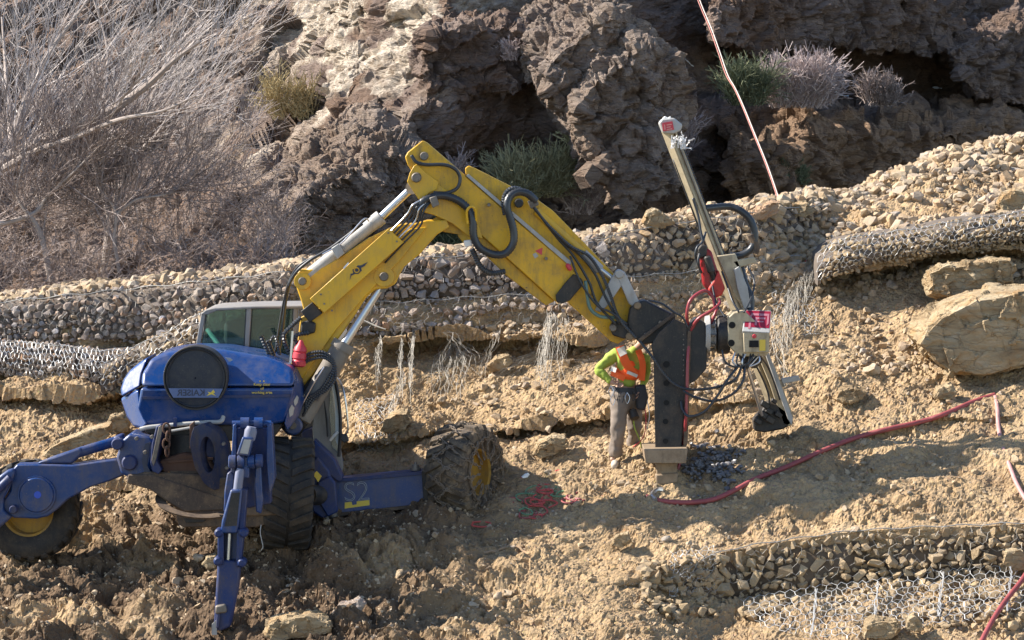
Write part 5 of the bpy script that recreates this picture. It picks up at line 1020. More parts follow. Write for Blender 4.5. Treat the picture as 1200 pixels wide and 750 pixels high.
onp([(.05, .2), (.97, .2), (.98, .96), (.05, .97)], .003, 'logo_field', m_logo)
for q_ in ([(.2, .12), (.2, .7), (.28, .82), (.28, .12)], [(.28, .74), (.9, .74), (.9, .84), (.26, .84)], [(.42, .3), (.50, .3), (.50, .66), (.42, .66)], [(.50, .58), (.8, .58), (.8, .66), (.50, .66)], [(.50, .44), (.74, .44), (.74, .50), (.50, .50)], [(.86, .3), (.93, .4), (.93, .84), (.86, .84)]): onp(q_, .006, 'logo_stroke', m_stroke)
# mast
def mp_(t, ox=0, oy=0): return P(783 + (915 - 783) * t + ox, 152 + (494 - 152) * t + oy, 40.55 + .62 * t)
MA, MZ = mp_(0), mp_(1); ma = (MZ - MA).normalized(); mx = Vector((1, 0, 0)) - ma * ma.x; mx.normalize(); mx = Matrix.Rotation(math.radians(-38), 3, ma) @ mx; my = ma.cross(mx)
if (Matrix.Rotation(.01, 3, ma) @ mx).length and my.dot(Vector((0, 1, 0))) < 0: my = -my
mr = D_('mast_rail', MB().bar(mp_(-.01), mp_(1.0), .040, .10, my), m_tan2, bevel=.006)
for s_ in (-1, 1):
    D_('rail_flange', MB().bar(mp_(0) + mx * .055 * s_, mp_(.995) + mx * .055 * s_, .016, .13, my), m_tan2, bevel=.003); D_('rail_lip', MB().bar(mp_(0.01) + mx * .04 * s_ - my * .07, mp_(.99) + mx * .04 * s_ - my * .07, .026, .014, my), m_tan2)
D_('feed_cylinder', MB().cyl(mp_(.05) + my * .0 - my * .10, mp_(.62) - my * .085, .012, 12), m_pin)
cap_ = D_('mast_head', MB().prism([(772, 144), (776, 139), (790, 138), (800, 146), (798, 153), (790, 157), (777, 156)], 40.42, .26), m_greyp, bevel=.02)
D_('red_emblem_plate', MB().prism([(776, 144), (788, 142), (790, 152), (777, 154)], 40.408, .012), m_red, parent=cap_)
for q_ in ([(778, 146), (779.5, 146), (780, 152), (778.6, 152)], [(781, 146), (787, 145), (787.2, 146.3), (781.2, 147.2)], [(781.2, 148.6), (786, 148), (786.1, 149.2), (781.3, 149.8)], [(781.4, 151.2), (787.6, 150.4), (787.8, 151.6), (781.5, 152.4)]): D_('emblem_stroke', MB().prism(q_, 40.402, .008), flat('pale_red_print', (.6, .25, .22), .5), parent=cap_)
D_('white_grease', MB().prism([(776, 139), (779, 136), (783, 138), (786, 136), (787, 140), (780, 141)], 40.45, .10), m_white, parent=cap_, bevel=.01)
rib([mp_(.05, 9) + Vector((0, .1, 0)), mp_(.2, 9) + Vector((0, .1, 0)), mp_(.4, 9) + Vector((0, .1, 0)), mp_(.62, 11) + Vector((0, .12, 0))], .02, 8, .25, .035, name='mast_chain', parent=dr_)
hose([mp_(.1, -7), mp_(.3, -8), mp_(.42, -9), mp_(.5, -10)], .014, name='mast_hose', parent=dr_)
rib([mp_(.27, 6), P(852, 242, 40.9), P(866, 246, 40.9), P(878, 256, 40.9), P(884, 270, 40.9), P(884, 284, 40.9), P(878, 294, 40.9), P(866, 300, 40.9), P(856, 300, 40.9)], .046, 12, .06, .05, name='big_arc_hose', parent=dr_)
D_('arc_sleeve', MB().tube(cat([P(880, 275, 40.9), P(886, 290, 40.9), P(884, 297, 40.9)], 5), .05, 10), m_muddy)
D_('carriage_plate', MB().prism([(840, 300), (862, 297), (870, 318), (878, 352), (872, 362), (860, 345)], 40.62, .12), m_tan2, bevel=.012)
D_('carriage_arm', MB().prism([(858, 306), (884, 301), (887, 308), (864, 314)], 40.62, .1), m_tan2, bevel=.012)
D_('feed_link', MB().prism([(866, 312), (876, 336), (880, 360), (872, 362), (864, 338), (860, 316)], 40.56, .08), m_greyp, bevel=.008)
rib([P(868, 312, 40.7), P(874, 335, 40.65), P(880, 348, 40.62), P(880, 362, 40.6), P(876, 370, 40.5)], .045, 10, .05, .04, name='short_hose', parent=dr_)
# red drifter
rd = D_('drifter_body', MB().prism([(821, 296), (827, 290), (834, 294), (838, 308), (846, 330), (849, 342), (840, 347), (830, 342), (824, 334), (822, 314)], 40.45, .28), paint('wet_red_paint', (.32, .010, .015), .25, (.05, .03, .025), .8, sc=8), bevel=.03, seg=3)
D_('red_guard', MB().prism([(830, 338), (838, 326), (842, 316), (850, 338), (846, 346), (838, 350), (830, 346)], 40.38, .12), paint('bright_red_paint', (.46, .03, .02), .4, (.10, .05, .04), .6, sc=8), bevel=.02)
D_('dark_motor', MB().lathe(P(828, 300, 40.42), P(838, 332, 40.42) - P(828, 300, 40.42), [(0, .03), (.02, .05), (.2, .05), (.22, .035), (.34, .03)], 14), m_black, parent=rd)
D_('drifter_cap', MB().prism([(817, 292), (822, 286), (829, 288), (828, 300), (819, 304)], 40.42, .2), m_black, parent=rd, bevel=.02)
for pts in ([P(819, 312, 40.5), P(815, 300, 40.45), P(817, 290, 40.45), P(823, 284, 40.5), P(827, 272, 40.6)], [P(822, 320, 40.45), P(818, 308, 40.4), P(820, 297, 40.42)], [P(824, 284, 40.5), P(821, 270, 40.55), P(818, 252, 40.6), P(812, 232, 40.6)]): hose(pts, .016, name='drifter_hose', parent=dr_)
# lower end of the mast and ground clamp
D_('rod_guide', MB().prism([(886, 412), (898, 410), (908, 430), (930, 488), (926, 500), (918, 497), (902, 450)], 40.9, .14), m_tan2, bevel=.01)
D_('guide_bar', MB().prism([(896, 412), (900, 411), (929, 490), (928, 499), (924, 492)], 40.78, .1), m_greyp, bevel=.004)
D_('drill_rod', MB().cyl(mp_(.72) - my * .13, mp_(.98) - my * .13, .028, 14), m_steel)
D_('clamp_block', MB().prism([(883, 492), (892, 482), (900, 470), (912, 474), (926, 484), (930, 496), (918, 503), (896, 507), (884, 505)], 40.9, .3), m_black, bevel=.02)
for q_ in ((896, 474, .06), (901, 482, .05), (894, 486, .06), (888, 494, .05), (902, 492, .06), (907, 470, .04), (912, 486, .05)):
    D_('clamp_jaw', MB().box(P(q_[0], q_[1], 40.84), Vector((.8, .2, -.5)) * q_[2], Vector((-.2, .9, 0)) * q_[2] * .8, Vector((.4, .1, .8)) * q_[2] * .7), m_black, bevel=.012)
D_('clamp_rod', MB().tube([P(875, 428, 40.5), P(893, 487, 40.8)], .02, 8), m_steel)
D_('brace_arm', MB().prism([(915, 444), (936, 440), (938, 446), (917, 450)], 40.95, .08), m_greyp, bevel=.01)
D_('lower_cradle', MB().prism([(866, 416), (890, 416), (894, 424), (886, 432), (872, 430)], 40.35, .35), m_black, bevel=.02)
rr = random.Random(5)
for k in range(7):
    x = 862 + k * 4.4; hose([P(x, 412, 40.15), P(x - 1 + rr.gauss(0, 2), 424, 40.1), P(868 + k * 1.5, 430 + k % 3, 40.12), P(876 + k, 425, 40.2), P(880 + k * 2, 414, 40.25)], .011, m_hose if k % 3 else m_steel, 'small_hose', parent=dr_)
for pts in ([P(806, 384, 40.1), P(800, 372, 40.1), P(790, 366, 40.1), P(776, 356, 40.15), P(760, 352, 40.2)], [P(866, 366, 40.1), P(858, 352, 40.2), P(852, 334, 40.4), P(846, 318, 40.5)], [P(872, 366, 40.1), P(880, 350, 40.3), P(884, 330, 40.5), P(876, 312, 40.6)], [P(850, 372, 40.1), P(842, 360, 40.2), P(838, 350, 40.3), P(834, 330, 40.42)], [P(846, 410, 40.1), P(850, 424, 40.05), P(862, 430, 40.05), P(876, 426, 40.1), P(884, 416, 40.1)], [P(890, 416, 40.3), P(900, 430, 40.6), P(908, 450, 40.7), P(914, 468, 40.8)], [P(880, 418, 40.3), P(892, 440, 40.6), P(900, 460, 40.75), P(902, 474, 40.8)]): hose(pts, .013, name='hydraulic_line', parent=dr_)
HS = lambda *a: [P(x, y, z) for x, y, z in a]
rib(HS((870, 428, 40.1), (862, 444, 40.0), (846, 452, 40.0), (826, 456, 40.0), (806, 456, 40.05), (790, 450, 40.1), (776, 436, 40.1), (764, 418, 40.1), (750, 400, 40.2)), .017, 8, .12, .03, name='feed_hose', parent=dr_)
rib(HS((873, 430, 40.1), (870, 448, 40.0), (858, 462, 40.0), (838, 470, 40.0), (816, 466, 40.0), (800, 458, 40.05)), .016, 8, .1, .03, name='feed_hose', parent=dr_)
hose(HS((866, 428, 40.1), (852, 446, 39.95), (842, 462, 39.95), (826, 482, 39.95), (808, 488, 40.0), (800, 480, 40.1), (798, 470, 40.15)), .017, name='feed_hose', parent=dr_)
m_pink = flat('faded_red_hose', (.26, .035, .04), .35, 0, .25); 
for pts in (HS((809, 388, 40.3), (805, 372, 40.2), (808, 354, 40.2), (818, 344, 40.25), (828, 341, 40.3), (836, 350, 40.3), (838, 362, 40.25)), HS((809, 388, 40.22), (818, 374, 40.15), (834, 364, 40.15), (843, 356, 40.25), (842, 350, 40.3)), HS((832, 380, 40.3), (838, 368, 40.3), (842, 356, 40.4))): hose(pts, .021, m_pink, 'red_air_hose', parent=dr_)
hose(HS((809, 388, 40.25), (806, 420, 40.15), (805, 460, 40.12), (803, 500, 40.15), (799, 530, 40.5), (794, 552, 40.5)), .020, m_pink, 'red_air_hose', parent=dr_)
# ---------------------------------------------------------------- the worker
m_skin = flat('skin', (.45, .26, .18), .5, 0, .08); m_lime = flat('lime_shirt', (.30, .385, .055), .8, 0, .15, 8); m_trou = flat('grey_brown_trousers', (.20, .16, .13), .9, 0, .35, 9)
m_or = flat('orange_vest_fabric', (.95, .13, .02), .7, 0, .1); m_refl = flat('reflective_tape', (.70, .66, .60), .4); m_boot = flat('dusty_boots', (.42, .36, .29), .9); m_belt = flat('black_webbing', (.03, .03, .035), .6)
YP = 40.92; FT = gpt(722, 541); pw = thing('person', 'worker in lime shirt and orange safety vest bending beside the black drill column', 'person', FT)
K = lambda x, y, d=0: P(x, y, YP + d)
def skin(name, verts, edges, mat, parent, root=0, sub=2, off=True):
    """verts: (point, radius or (rx, ry))"""
    o_ = wpos(parent); me = bpy.data.meshes.new(name); me.from_pydata([tuple(v - o_) for v, r in verts], edges, []); me.update()
    o = bpy.data.objects.new(name, me); COL.objects.link(o); o.parent = parent; me.materials.append(mat)
    mo = o.modifiers.new('skin', 'SKIN'); mo.use_smooth_shade = True
    for i, (v, r) in enumerate(verts):
        s_ = me.skin_vertices[0].data[i]; s_.radius = r if isinstance(r, tuple) else (r, r); s_.use_root = (i == root)
    sb = o.modifiers.new('subsurf', 'SUBSURF'); sb.levels = sub; sb.render_levels = sub
    if name in ('shirt', 'trousers', 'safety_vest'):
        tx = bpy.data.textures.new('cloth_folds', 'CLOUDS'); tx.noise_scale = .11; tx.noise_depth = 3; sb.levels = sb.render_levels = 3
        dm = o.modifiers.new('folds', 'DISPLACE'); dm.texture = tx; dm.strength = .05; dm.mid_level = .5; dm.texture_coords = 'LOCAL'
    return o
def path(vs): return vs, [(i, i + 1) for i in range(len(vs) - 1)]
# joints (photo position, extra depth)
pel = K(733, 462); chest = K(735, 432, -.03); neck = K(741, 413, -.05); head = K(760, 394, .05)
shL, elL, wrL = K(722, 415, -.06), K(699, 433, -.12), K(717, 448, -.20)
shR, elR, wrR = K(756, 421, .06), K(757, 440, .02), K(752, 456, -.08)
hipA, knA, anA = K(726, 470, -.08), K(724, 503, -.12), K(721, 534, -.02)
hipB, knB, anB = K(740, 470, .10), K(745, 497, .12), K(741, 522, .34)
body = skin('body', [(pel, .12), (K(734, 447), .11), (chest, .13), (neck, .055), (K(750, 405, -.02), .055), (head, .095), (K(764, 388, .05), .08),
    (shL, .055), (elL, .042), (wrL, .030), (K(721, 450, -.2), .032), (shR, .055), (elR, .042), (wrR, .030), (K(750, 460, -.1), .03),
    (hipA, .085), (knA, .055), (anA, .038), (hipB, .085), (knB, .055), (anB, .038), (K(716, 540, -.08), .03), (K(737, 525, .3), .03)],
    [(0, 1), (1, 2), (2, 3), (3, 4), (4, 5), (5, 6), (2, 7), (7, 8), (8, 9), (9, 10), (2, 11), (11, 12), (12, 13), (13, 14), (0, 15), (15, 16), (16, 17), (0, 18), (18, 19), (19, 20), (17, 21), (20, 22)], m_skin, pw)
def mid(a, b, t): return a.lerp(b, t)
v_ = [(K(733, 456), (.155, .14)), (K(734, 444), (.145, .13)), (chest, (.175, .15)), (K(740, 417, -.04), (.165, .13)), (neck, .075), (shL, .085), (mid(shL, elL, .55), .078), (elL, .066), (mid(elL, wrL, .6), .052), (wrL, .042), (shR, .085), (mid(shR, elR, .5), .07), (elR, .06), (wrR, .042)]
skin('shirt', v_, [(0, 1), (1, 2), (2, 3), (3, 4), (3, 5), (5, 6), (6, 7), (7, 8), (8, 9), (3, 10), (10, 11), (11, 12), (12, 13)], m_lime, pw)
v_ = [(pel, (.18, .16)), (K(733, 456), (.165, .15)), (hipA, .14), (mid(hipA, knA, .5), .115), (knA, .098), (mid(knA, anA, .5), .088), (anA + Vector((0, 0, -.035)), .09), (hipB, .135), (mid(hipB, knB, .5), .11), (knB, .095), (mid(knB, anB, .5), .085), (anB + Vector((0, 0, -.035)), .085)]
tr = skin('trousers', v_, [(0, 1), (0, 2), (2, 3), (3, 4), (4, 5), (5, 6), (0, 7), (7, 8), (8, 9), (9, 10), (10, 11)], m_trou, pw)
for nm, an, tz in (('boot', K(721, 538, -.02), Vector((-.02, -.24, -.02))), ('boot', K(741, 526, .34), Vector((.04, -.22, -.04)))):
    skin(nm, [(an, .06), (an + Vector((0, -.02, -.045)), .06), (an + tz * .6 + Vector((0, 0, -.05)), .052), (an + tz + Vector((0, 0, -.055)), .04), (an + Vector((0, .06, -.05)), .045)], [(0, 1), (1, 2), (2, 3), (1, 4)], m_boot, pw, root=1)
# five fingers on each hand
for w_, d_ in ((wrL, Vector((.9, .1, -.35))), (wrR, Vector((-.25, -.2, -.9)))):
    d_ = d_.normalized(); s1 = d_.orthogonal().normalized(); s2 = d_.cross(s1); palm = w_ + d_ * .05
    hd = skin('hand', [(w_, .026), (palm, (.034, .02)), (w_ + d_ * .085, (.034, .018))], [(0, 1), (1, 2)], m_skin, pw)
    for k, L in enumerate((.062, .072, .068, .055)):
        b_ = w_ + d_ * .09 + s1 * (k - 1.5) * .019; skin('finger', [(b_, .0095), (b_ + d_ * L * .5 + s2 * .01, .009), (b_ + d_ * L * .85 + s2 * .035, .008)], [(0, 1), (1, 2)], m_skin, hd, sub=1)
    b_ = w_ + d_ * .045 + s1 * .03; skin('thumb', [(b_, .011), (b_ + d_ * .03 + s1 * .02, .010), (b_ + d_ * .055 + s1 * .022 + s2 * .015, .009)], [(0, 1), (1, 2)], m_skin, hd, sub=1)
# vest: front/back straps wrapped over the torso
vs_ = skin('safety_vest', [(K(735, 446, -.0), (.158, .15)), (K(736, 436, -.03), (.185, .17)), (K(738, 426, -.03), (.185, .165)), (K(743, 418, -.04), (.12, .12))], [(0, 1), (1, 2), (2, 3)], m_or, pw)
def strip(a, b, c, wd, mt, name, dy):
    q_ = cat([a, b, c], 6); mb = MB()
    for p_, n_ in zip(q_, q_[1:]):
        t = (n_ - p_).normalized(); s_ = Vector((0, 1, 0)).cross(t).normalized() * wd; mb.add([p_ - s_, p_ + s_, n_ + s_, n_ - s_, p_ - s_ + Vector((0, .012, 0)), p_ + s_ + Vector((0, .012, 0)), n_ + s_ + Vector((0, .012, 0)), n_ - s_ + Vector((0, .012, 0))], [(0, 1, 2, 3), (4, 7, 6, 5), (0, 3, 7, 4), (1, 5, 6, 2), (0, 4, 5, 1), (3, 2, 6, 7)])
    return obj(name, mb, mt, pw)
strip(K(726, 406, -.19), K(733, 424, -.22), K(744, 441, -.17), .055, m_or, 'vest_strap', 0)
strip(K(727, 407, -.205), K(729, 412, -.216), K(731, 416, -.228), .05, m_refl, 'reflective_tape', 0); strip(K(735, 436, -.215), K(740, 438, -.205), K(747, 441, -.18), .02, m_refl, 'reflective_tape', 0)
strip(K(716, 437, -.16), K(724, 440, -.19), K(732, 444, -.19), .035, m_or, 'vest_strap', 0); strip(K(716, 432, -.17), K(719, 433, -.18), K(722, 434, -.195), .03, m_refl, 'reflective_tape', 0)
# harness belt with gear
bl = obj('harness_belt', MB().lathe(K(733, 457), (0.05, 0, 1), [(-.04, .168), (-.04, .178), (.04, .176), (.04, .166)], 28, False), m_belt, pw)
rr = random.Random(9)
for k, (x, y) in enumerate(((716, 458), (722, 462), (728, 466), (735, 466), (742, 463), (749, 460), (718, 468))):
    o = obj('carabiner', MB().tube(cat([K(x, y - 6, -.18), K(x + 3, y, -.2), K(x, y + 7, -.2), K(x - 2.5, y, -.2), K(x, y - 6, -.18)], 5), .0045, 6), m_steel if k % 3 == 0 else m_belt, pw)
obj('tool_pouch', MB().prism([(744, 452), (756, 450), (760, 466), (756, 482), (746, 480)], YP - .12, .14), m_belt, pw, bevel=.03)
strip(K(748, 410, -.13), K(753, 426, -.15), K(752, 446, -.14), .04, m_or, 'vest_strap', 0)
obj('hanging_tool', MB().lathe(K(741, 480, -.1), (.25, -.5, -.8), [(0, .03), (.02, .05), (.10, .055), (.13, .06), (.14, .03)], 14), m_black, pw)
hose([K(742, 490, -.1), K(744, 502, -.1), K(750, 516, -.05), K(752, 528, .1)], .008, m_lime, 'tether_cord', pw); hose([K(754, 470, -.1), K(757, 490, -.1), K(754, 512, -.1), K(742, 524, .0)], .007, m_red, 'tether_cord', pw); hose([K(757, 462, -.1), K(761, 486, -.1), K(758, 504, 0)], .006, m_white, 'tether_cord', pw)
skin('shirt_hood', [(K(738, 416, -.04), .085), (K(744, 411, -.04), .075), (K(749, 407, .0), .05)], [(0, 1), (1, 2)], m_lime, pw)
hh = obj('hard_hat', MB().lathe(head + Vector((.05, -.01, .03)), (.55, -.05, .83), [(-.02, .15), (0, .155), (.01, .125), (.06, .118), (.10, .09), (.125, .04), (.13, .005)], 24, False), flat('lime_helmet', (.45, .55, .10), .4), pw)
# ---------------------------------------------------------------- hoses, ropes and litter on the slope
m_rhose = flat('dusty_red_hose', (.26, .055, .055), .6, 0, .35, 6); m_rope = flat('white_rope', (.58, .50, .44), .8); m_ropr = flat('red_rope', (.42, .07, .06), .8); m_ropg = flat('yellow_green_rope', (.34, .36, .10), .8)
def line(name, pts, r, mt, label, catg, lift=.03, n=6, group=None):
    V = []
    q_ = cat([Vector((x, y, 0)) for x, y in pts], 10)
    for p_ in q_: g_ = gpt(p_.x, p_.y); V.append(P(p_.x, p_.y, g_.y - lift))
    V = [sum((V[max(0, min(len(V) - 1, i + k))] for k in (-2, -1, 0, 1, 2)), Vector()) / 5 for i in range(len(V))]
    b = V[0].copy(); o = obj(name, MB().tube(V, r, n), mt, base=b, sharp=180); return tag(o, label, catg, group)
line('air_hose', [(758, 574), (754, 578), (762, 584), (782, 588), (806, 589), (834, 586), (858, 576), (886, 561), (920, 548), (960, 530), (1000, 514), (1040, 503), (1080, 494), (1110, 484), (1140, 471), (1168, 462)], .032, m_rhose, 'long dusty red hose running up the slope from the foot of the black column', 'hose', .06, 8)
line('air_hose', [(1166, 464), (1169, 480), (1170, 500), (1175, 524), (1184, 548), (1192, 568), (1206, 590), (1230, 610)], .028, flat('pale_pink_hose', (.42, .22, .20), .6, 0, .3), 'pale pinkish hose dropping down the slope at the right edge', 'hose', .06, 8)
line('air_hose', [(1240, 640), (1212, 660), (1196, 682), (1180, 702), (1166, 722), (1152, 748), (1140, 775)], .032, m_rhose, 'short dark red hose crossing the wire mesh in the lower right corner', 'hose', .30, 8)
tag(obj('coupling', MB().tube(cat([P(768, 586, gD(768, 586) - .1), P(764, 580, gD(764, 580) - .1), P(770, 574, gD(770, 574) - .08), P(778, 574, gD(778, 574) - .08)]), .03, 8), m_steel, base=P(770, 580, 40.2)), 'small bright metal hose coupling lying by the foot of the column', 'coupling')
def two(o): return o
rp = thing('climbing_rope', 'pair of taut red and white ropes hanging down the dark cliff to the crest', 'rope', P(914, 240, 46))
rpt = [(812, -30), (820, 0), (834, 34), (844, 62), (853, 88), (862, 104), (872, 126), (885, 158), (898, 190), (908, 218), (915, 240)]
for k, (mt, ox) in enumerate(((m_rope, 0), (flat('faded_red_rope', (.42, .17, .14), .8), -1.6))): obj('strand', MB().tube(cat([P(x + ox - (y < 100) * k * .6, y, 46.5 + (240 - y) * .02) for x, y in rpt], 6), .008, 6), mt, rp)
line('rope', [(905, 296), (912, 272), (924, 262), (936, 250), (942, 244)], .013, m_ropg, 'yellow green rope lying over the rubble right of the arc hose', 'rope')
line('rope', [(876, 322), (896, 312), (918, 298), (938, 278), (950, 262)], .012, m_ropg, 'straight pale cord stretched over the rubble beside the mast', 'rope')
line('rope', [(900, 330), (930, 318), (950, 300), (968, 282), (986, 262)], .011, m_ropr, 'thin red cord rising over the stones at the left end of the right basket', 'rope')
line('rope', [(770, 346), (790, 342), (812, 340), (850, 330), (886, 318)], .011, flat('orange_rope', (.5, .22, .10), .8), 'thin orange cord crossing behind the red drifter', 'rope')
R = random.Random(11); cl = thing('rope_pile', 'tangled heap of red and green cord on the ground right of the chained wheel', 'rope pile', gpt(650, 585))
for k in range(26):
    cx_, cy_ = (R.gauss(672, 18), R.gauss(573, 7)) if k < 13 else (R.gauss(636, 26), R.gauss(594, 8)); a = R.uniform(0, 6.28); q_ = []
    for i in range(9): a += R.uniform(.3, 1.3) * (1 if k % 2 else -1); cx_ += math.cos(a) * R.uniform(4, 10); cy_ += math.sin(a) * R.uniform(1.5, 4); q_.append(P(cx_, cy_, gD(cx_, cy_) - R.uniform(.03, .09)))
    obj('cord', MB().tube(cat(q_, 5), .011, 5), (m_ropr, m_ropr, m_rhose, flat('green_cord', (.12, .22, .12), .8))[k % 4] if k % 4 < 3 else bpy.data.materials['green_cord'] if 'green_cord' in bpy.data.materials else flat('green_cord', (.10, .20, .11), .8), cl)
g_ = gpt(612, 562); cn_ = thing('spray_can', 'white spray can with a red band lying right of the chained wheel', 'can', g_); a_c, b_c = P(603, 569, g_.y - .10), P(620, 555, g_.y - .06)
obj('can_body', MB().lathe(a_c, b_c - a_c, [(0, .02), (.0, .032), (.2, .034), (.22, .022), (.235, .02)], 16), m_white, cn_); obj('red_band', MB().lathe(a_c + (b_c - a_c) * .36, b_c - a_c, [(0, .0345), (0, .036), (.05, .036), (.05, .0345)], 16, False), m_red, cn_)
m_bark = flat('weathered_wood', (.30, .20, .12), .9, 0, .3, 15)
for lab, pts, r in (('pale upright broken stick in the shadow below the chained wheel', [(528, 662), (527, 648), (526, 634), (527, 626)], .02), ('crooked brown root lying in the shadow below the chained wheel', [(470, 672), (496, 668), (524, 660), (556, 650), (580, 646), (600, 640), (618, 648), (634, 658)], .028), ('thin bent branch on the churned soil right of the front wheel', [(430, 668), (452, 670), (476, 662), (500, 664)], .018)):
    V = [P(p_.x, p_.y, gD(p_.x, p_.y) - .05) for p_ in cat([Vector((x, y, 0)) for x, y in pts], 6)]; V = [v + Vector((0, 0, R.gauss(0, .006))) for v in V]
    tag(obj('branch', MB().tube(V, [r * (1 - .6 * i / len(V)) for i in range(len(V))], 6), m_bark, base=V[0]), lab, 'branch')
tag(obj('pale_branch', MB().tube([P(x, y, gD(x, y) - .3) for x, y in ((414, 368), (422, 374), (440, 382), (452, 386))], [.02, .016, .012, .006], 6), m_root, base=P(414, 368, 42)), 'bare pale stick leaning on the wall right of the cab', 'branch')
rock_stuff('dark_rubble', H_gry[:6], [tuple(gpt(R.gauss(833, 20), R.gauss(546, 12)) + Vector((0, -.02, .02))) for _ in range(220)], np.array([R.uniform(.02, .06) for _ in range(220)]), flat('wet_dark_stone', (.11, .105, .11), .35, 0, .4))
bpy.data.objects['dark_rubble']['label'] = 'patch of dark wet rubble beside the foot of the black column'
# snow left in the cracks of the cliff
m_snow = flat('snow', (.82, .84, .88), .6, 0, .03)
for lab, pts in (('larger blue white streak of snow in a crack left of the ropes', [(762, 62), (772, 68), (782, 72), (798, 72), (812, 79)]), ('snow patch under the pale bush on the ledge', [(976, 108), (984, 111), (994, 113)]), ('small snow spot on the ledge above the sunlit rock', [(1096, 139), (1104, 141)]), ('tiny snow spot high on the cliff above the green bush', [(916, 61), (924, 62)]), ('snow fleck on the shaded ledge right of the pale bush', [(1050, 112), (1060, 113)]), ('thin snow fleck near the right edge of the cliff', [(1100, 96), (1108, 98)])):
    V = [cpt(x, y) + Vector((0, -.12, .02)) for x, y in pts]; tag(obj('snow_patch', MB().tube(cat(V, 4), [.006 + R.uniform(0, .022) * (i_ % 3 > 0) for i_ in range((len(V) - 1) * 4 + 1)], 8), m_snow, base=V[0], sharp=180), lab, 'snow')
# ---------------------------------------------------------------- bare trees, brush and bushes
def twig_mat(name, a, b):
    m, t, bs, N, L = nmat(name); g = N('ShaderNodeNewGeometry'); L(mixc(N, L, g.outputs['Random Per Island'], a, b), bs.inputs['Base Color']); bs.inputs['Roughness'].default_value = .85; return m
m_twig = twig_mat('grey_twigs', (.26, .22, .20), (.56, .50, .465)); m_twigb = twig_mat('brown_twigs', (.13, .098, .085), (.32, .26, .235)); m_trunk = flat('grey_bark', (.30, .25, .22), .9, 0, .4, 10)
def grow(p, d, L, r, depth, A, R, up=.25, spread=.55, k=4, side=Vector((0, 0, 0))):
    """recursive branching; A collects (p0, p1, r0, r1, depth)"""
    n = 4; seg = L / n
    for i in range(n):
        d = (d + Vector([R.gauss(0, .075) for _ in range(3)]) + Vector((0, 0, up * .08)) + side * .1).normalized(); q_ = p + d * seg; r1 = r * (1 - .16)
        A.append((tuple(p), tuple(q_), r, r1, depth)); p = q_; r = r1
        if depth > 0 and i > 0:
            for _ in range(k if i > 1 else k - 1):
                nd = (d + Vector([R.gauss(0, spread) for _ in range(3)]) + Vector((0, 0, up)) + side * .3).normalized()
                grow(p, nd, L * R.uniform(.45, .72), r * R.uniform(.45, .6), depth - 1, A, R, up, spread, k, side)
    return p
def tree(name, label, catg, base_px, Y, limbs, seed, mats, twr=.0045, group=None, up=.25):
    R = random.Random(seed); b = P(*base_px, Y); t = thing(name, label, catg, b, group); A = []; big = MB()
    for pts, r0, L, dep, kk in limbs:
        L = L * 1.0
        q_ = cat([P(x, y, Y + z * 2 - .8) for x, y, z in pts], 6); n = len(q_); big.tube(q_, [max(.012, r0 * (1 - .85 * i / n)) for i in range(n)], 8)
        for i in range(3, n):
            r = r0 * (1 - .85 * i / n); d = (q_[i] - q_[i - 1]).normalized()
            for _ in range(kk if R.random() < .5 else kk - 1):
                nd = (d * .9 + Vector((R.gauss(.1, .45), R.gauss(.30, .35), R.gauss(.28, .40)))).normalized(); grow(q_[i], nd, L * R.uniform(.6, 1.2), max(.008, r * .26), dep, A, R, up, .40, 2)
    obj('trunk', big, mats[0], t)
    a0 = np.array([a[0] for a in A]); a1 = np.array([a[1] for a in A]); r0 = np.maximum(np.array([a[2] for a in A]), twr); r1 = np.maximum(np.array([a[3] for a in A]), twr * .8)
    V, Fc = segs(a0, a1, r0, r1); obj('crown', (V, Fc), mats[1], t, smooth=False, kind='stuff'); return len(A)
YT = 49.0
nA = tree('bare_tree', 'large leafless grey tree with long sunlit limbs at the left edge', 'tree', (-60, 300), YT,
  [([(-60, 320, 0), (-30, 250, 0), (0, 194, 0), (28, 176, 0), (60, 160, -.2), (100, 142, -.4), (140, 124, -.5), (175, 98, -.6), (205, 70, -.7), (235, 48, -.8)], .14, 1.3, 2, 1),
   ([(-30, 250, 0), (0, 190, .3), (14, 165, .4), (26, 130, .5), (40, 96, .6), (62, 56, .6), (84, 26, .6), (108, -6, .6)], .10, 1.3, 2, 1),
   ([(0, 200, 0), (40, 178, -.3), (90, 160, -.6), (140, 140, -.9), (190, 130, -1.1), (230, 112, -1.2)], .06, 1.0, 2, 1),
   ([(14, 165, .4), (10, 120, .9), (6, 70, 1.2), (2, 20, 1.5)], .06, 1.3, 2, 1), ([(28, 176, 0), (70, 200, .3), (110, 172, .3), (150, 168, .2), (190, 165, .1)], .03, 1.1, 2, 2)], 3, (m_trunk, m_twig), .0034)
nB = tree('bare_tree', 'second leafless tree standing just behind, its fine twigs reaching to the top middle', 'tree', (120, 320), YT + 3,
  [([(120, 330, 0), (130, 260, 0), (150, 190, 0), (172, 130, 0), (196, 70, 0), (205, 10, 0)], .06, 1.2, 2, 1), ([(130, 260, 0), (110, 190, .4), (120, 120, .6), (126, 60, .8), (110, 0, 1)], .05, 1.2, 2, 1), ([(150, 190, 0), (190, 150, -.3), (215, 100, -.5), (244, 60, -.6), (250, 20, -.6)], .045, 1.2, 2, 1)], 5, (m_trunk, m_twig), .0034)
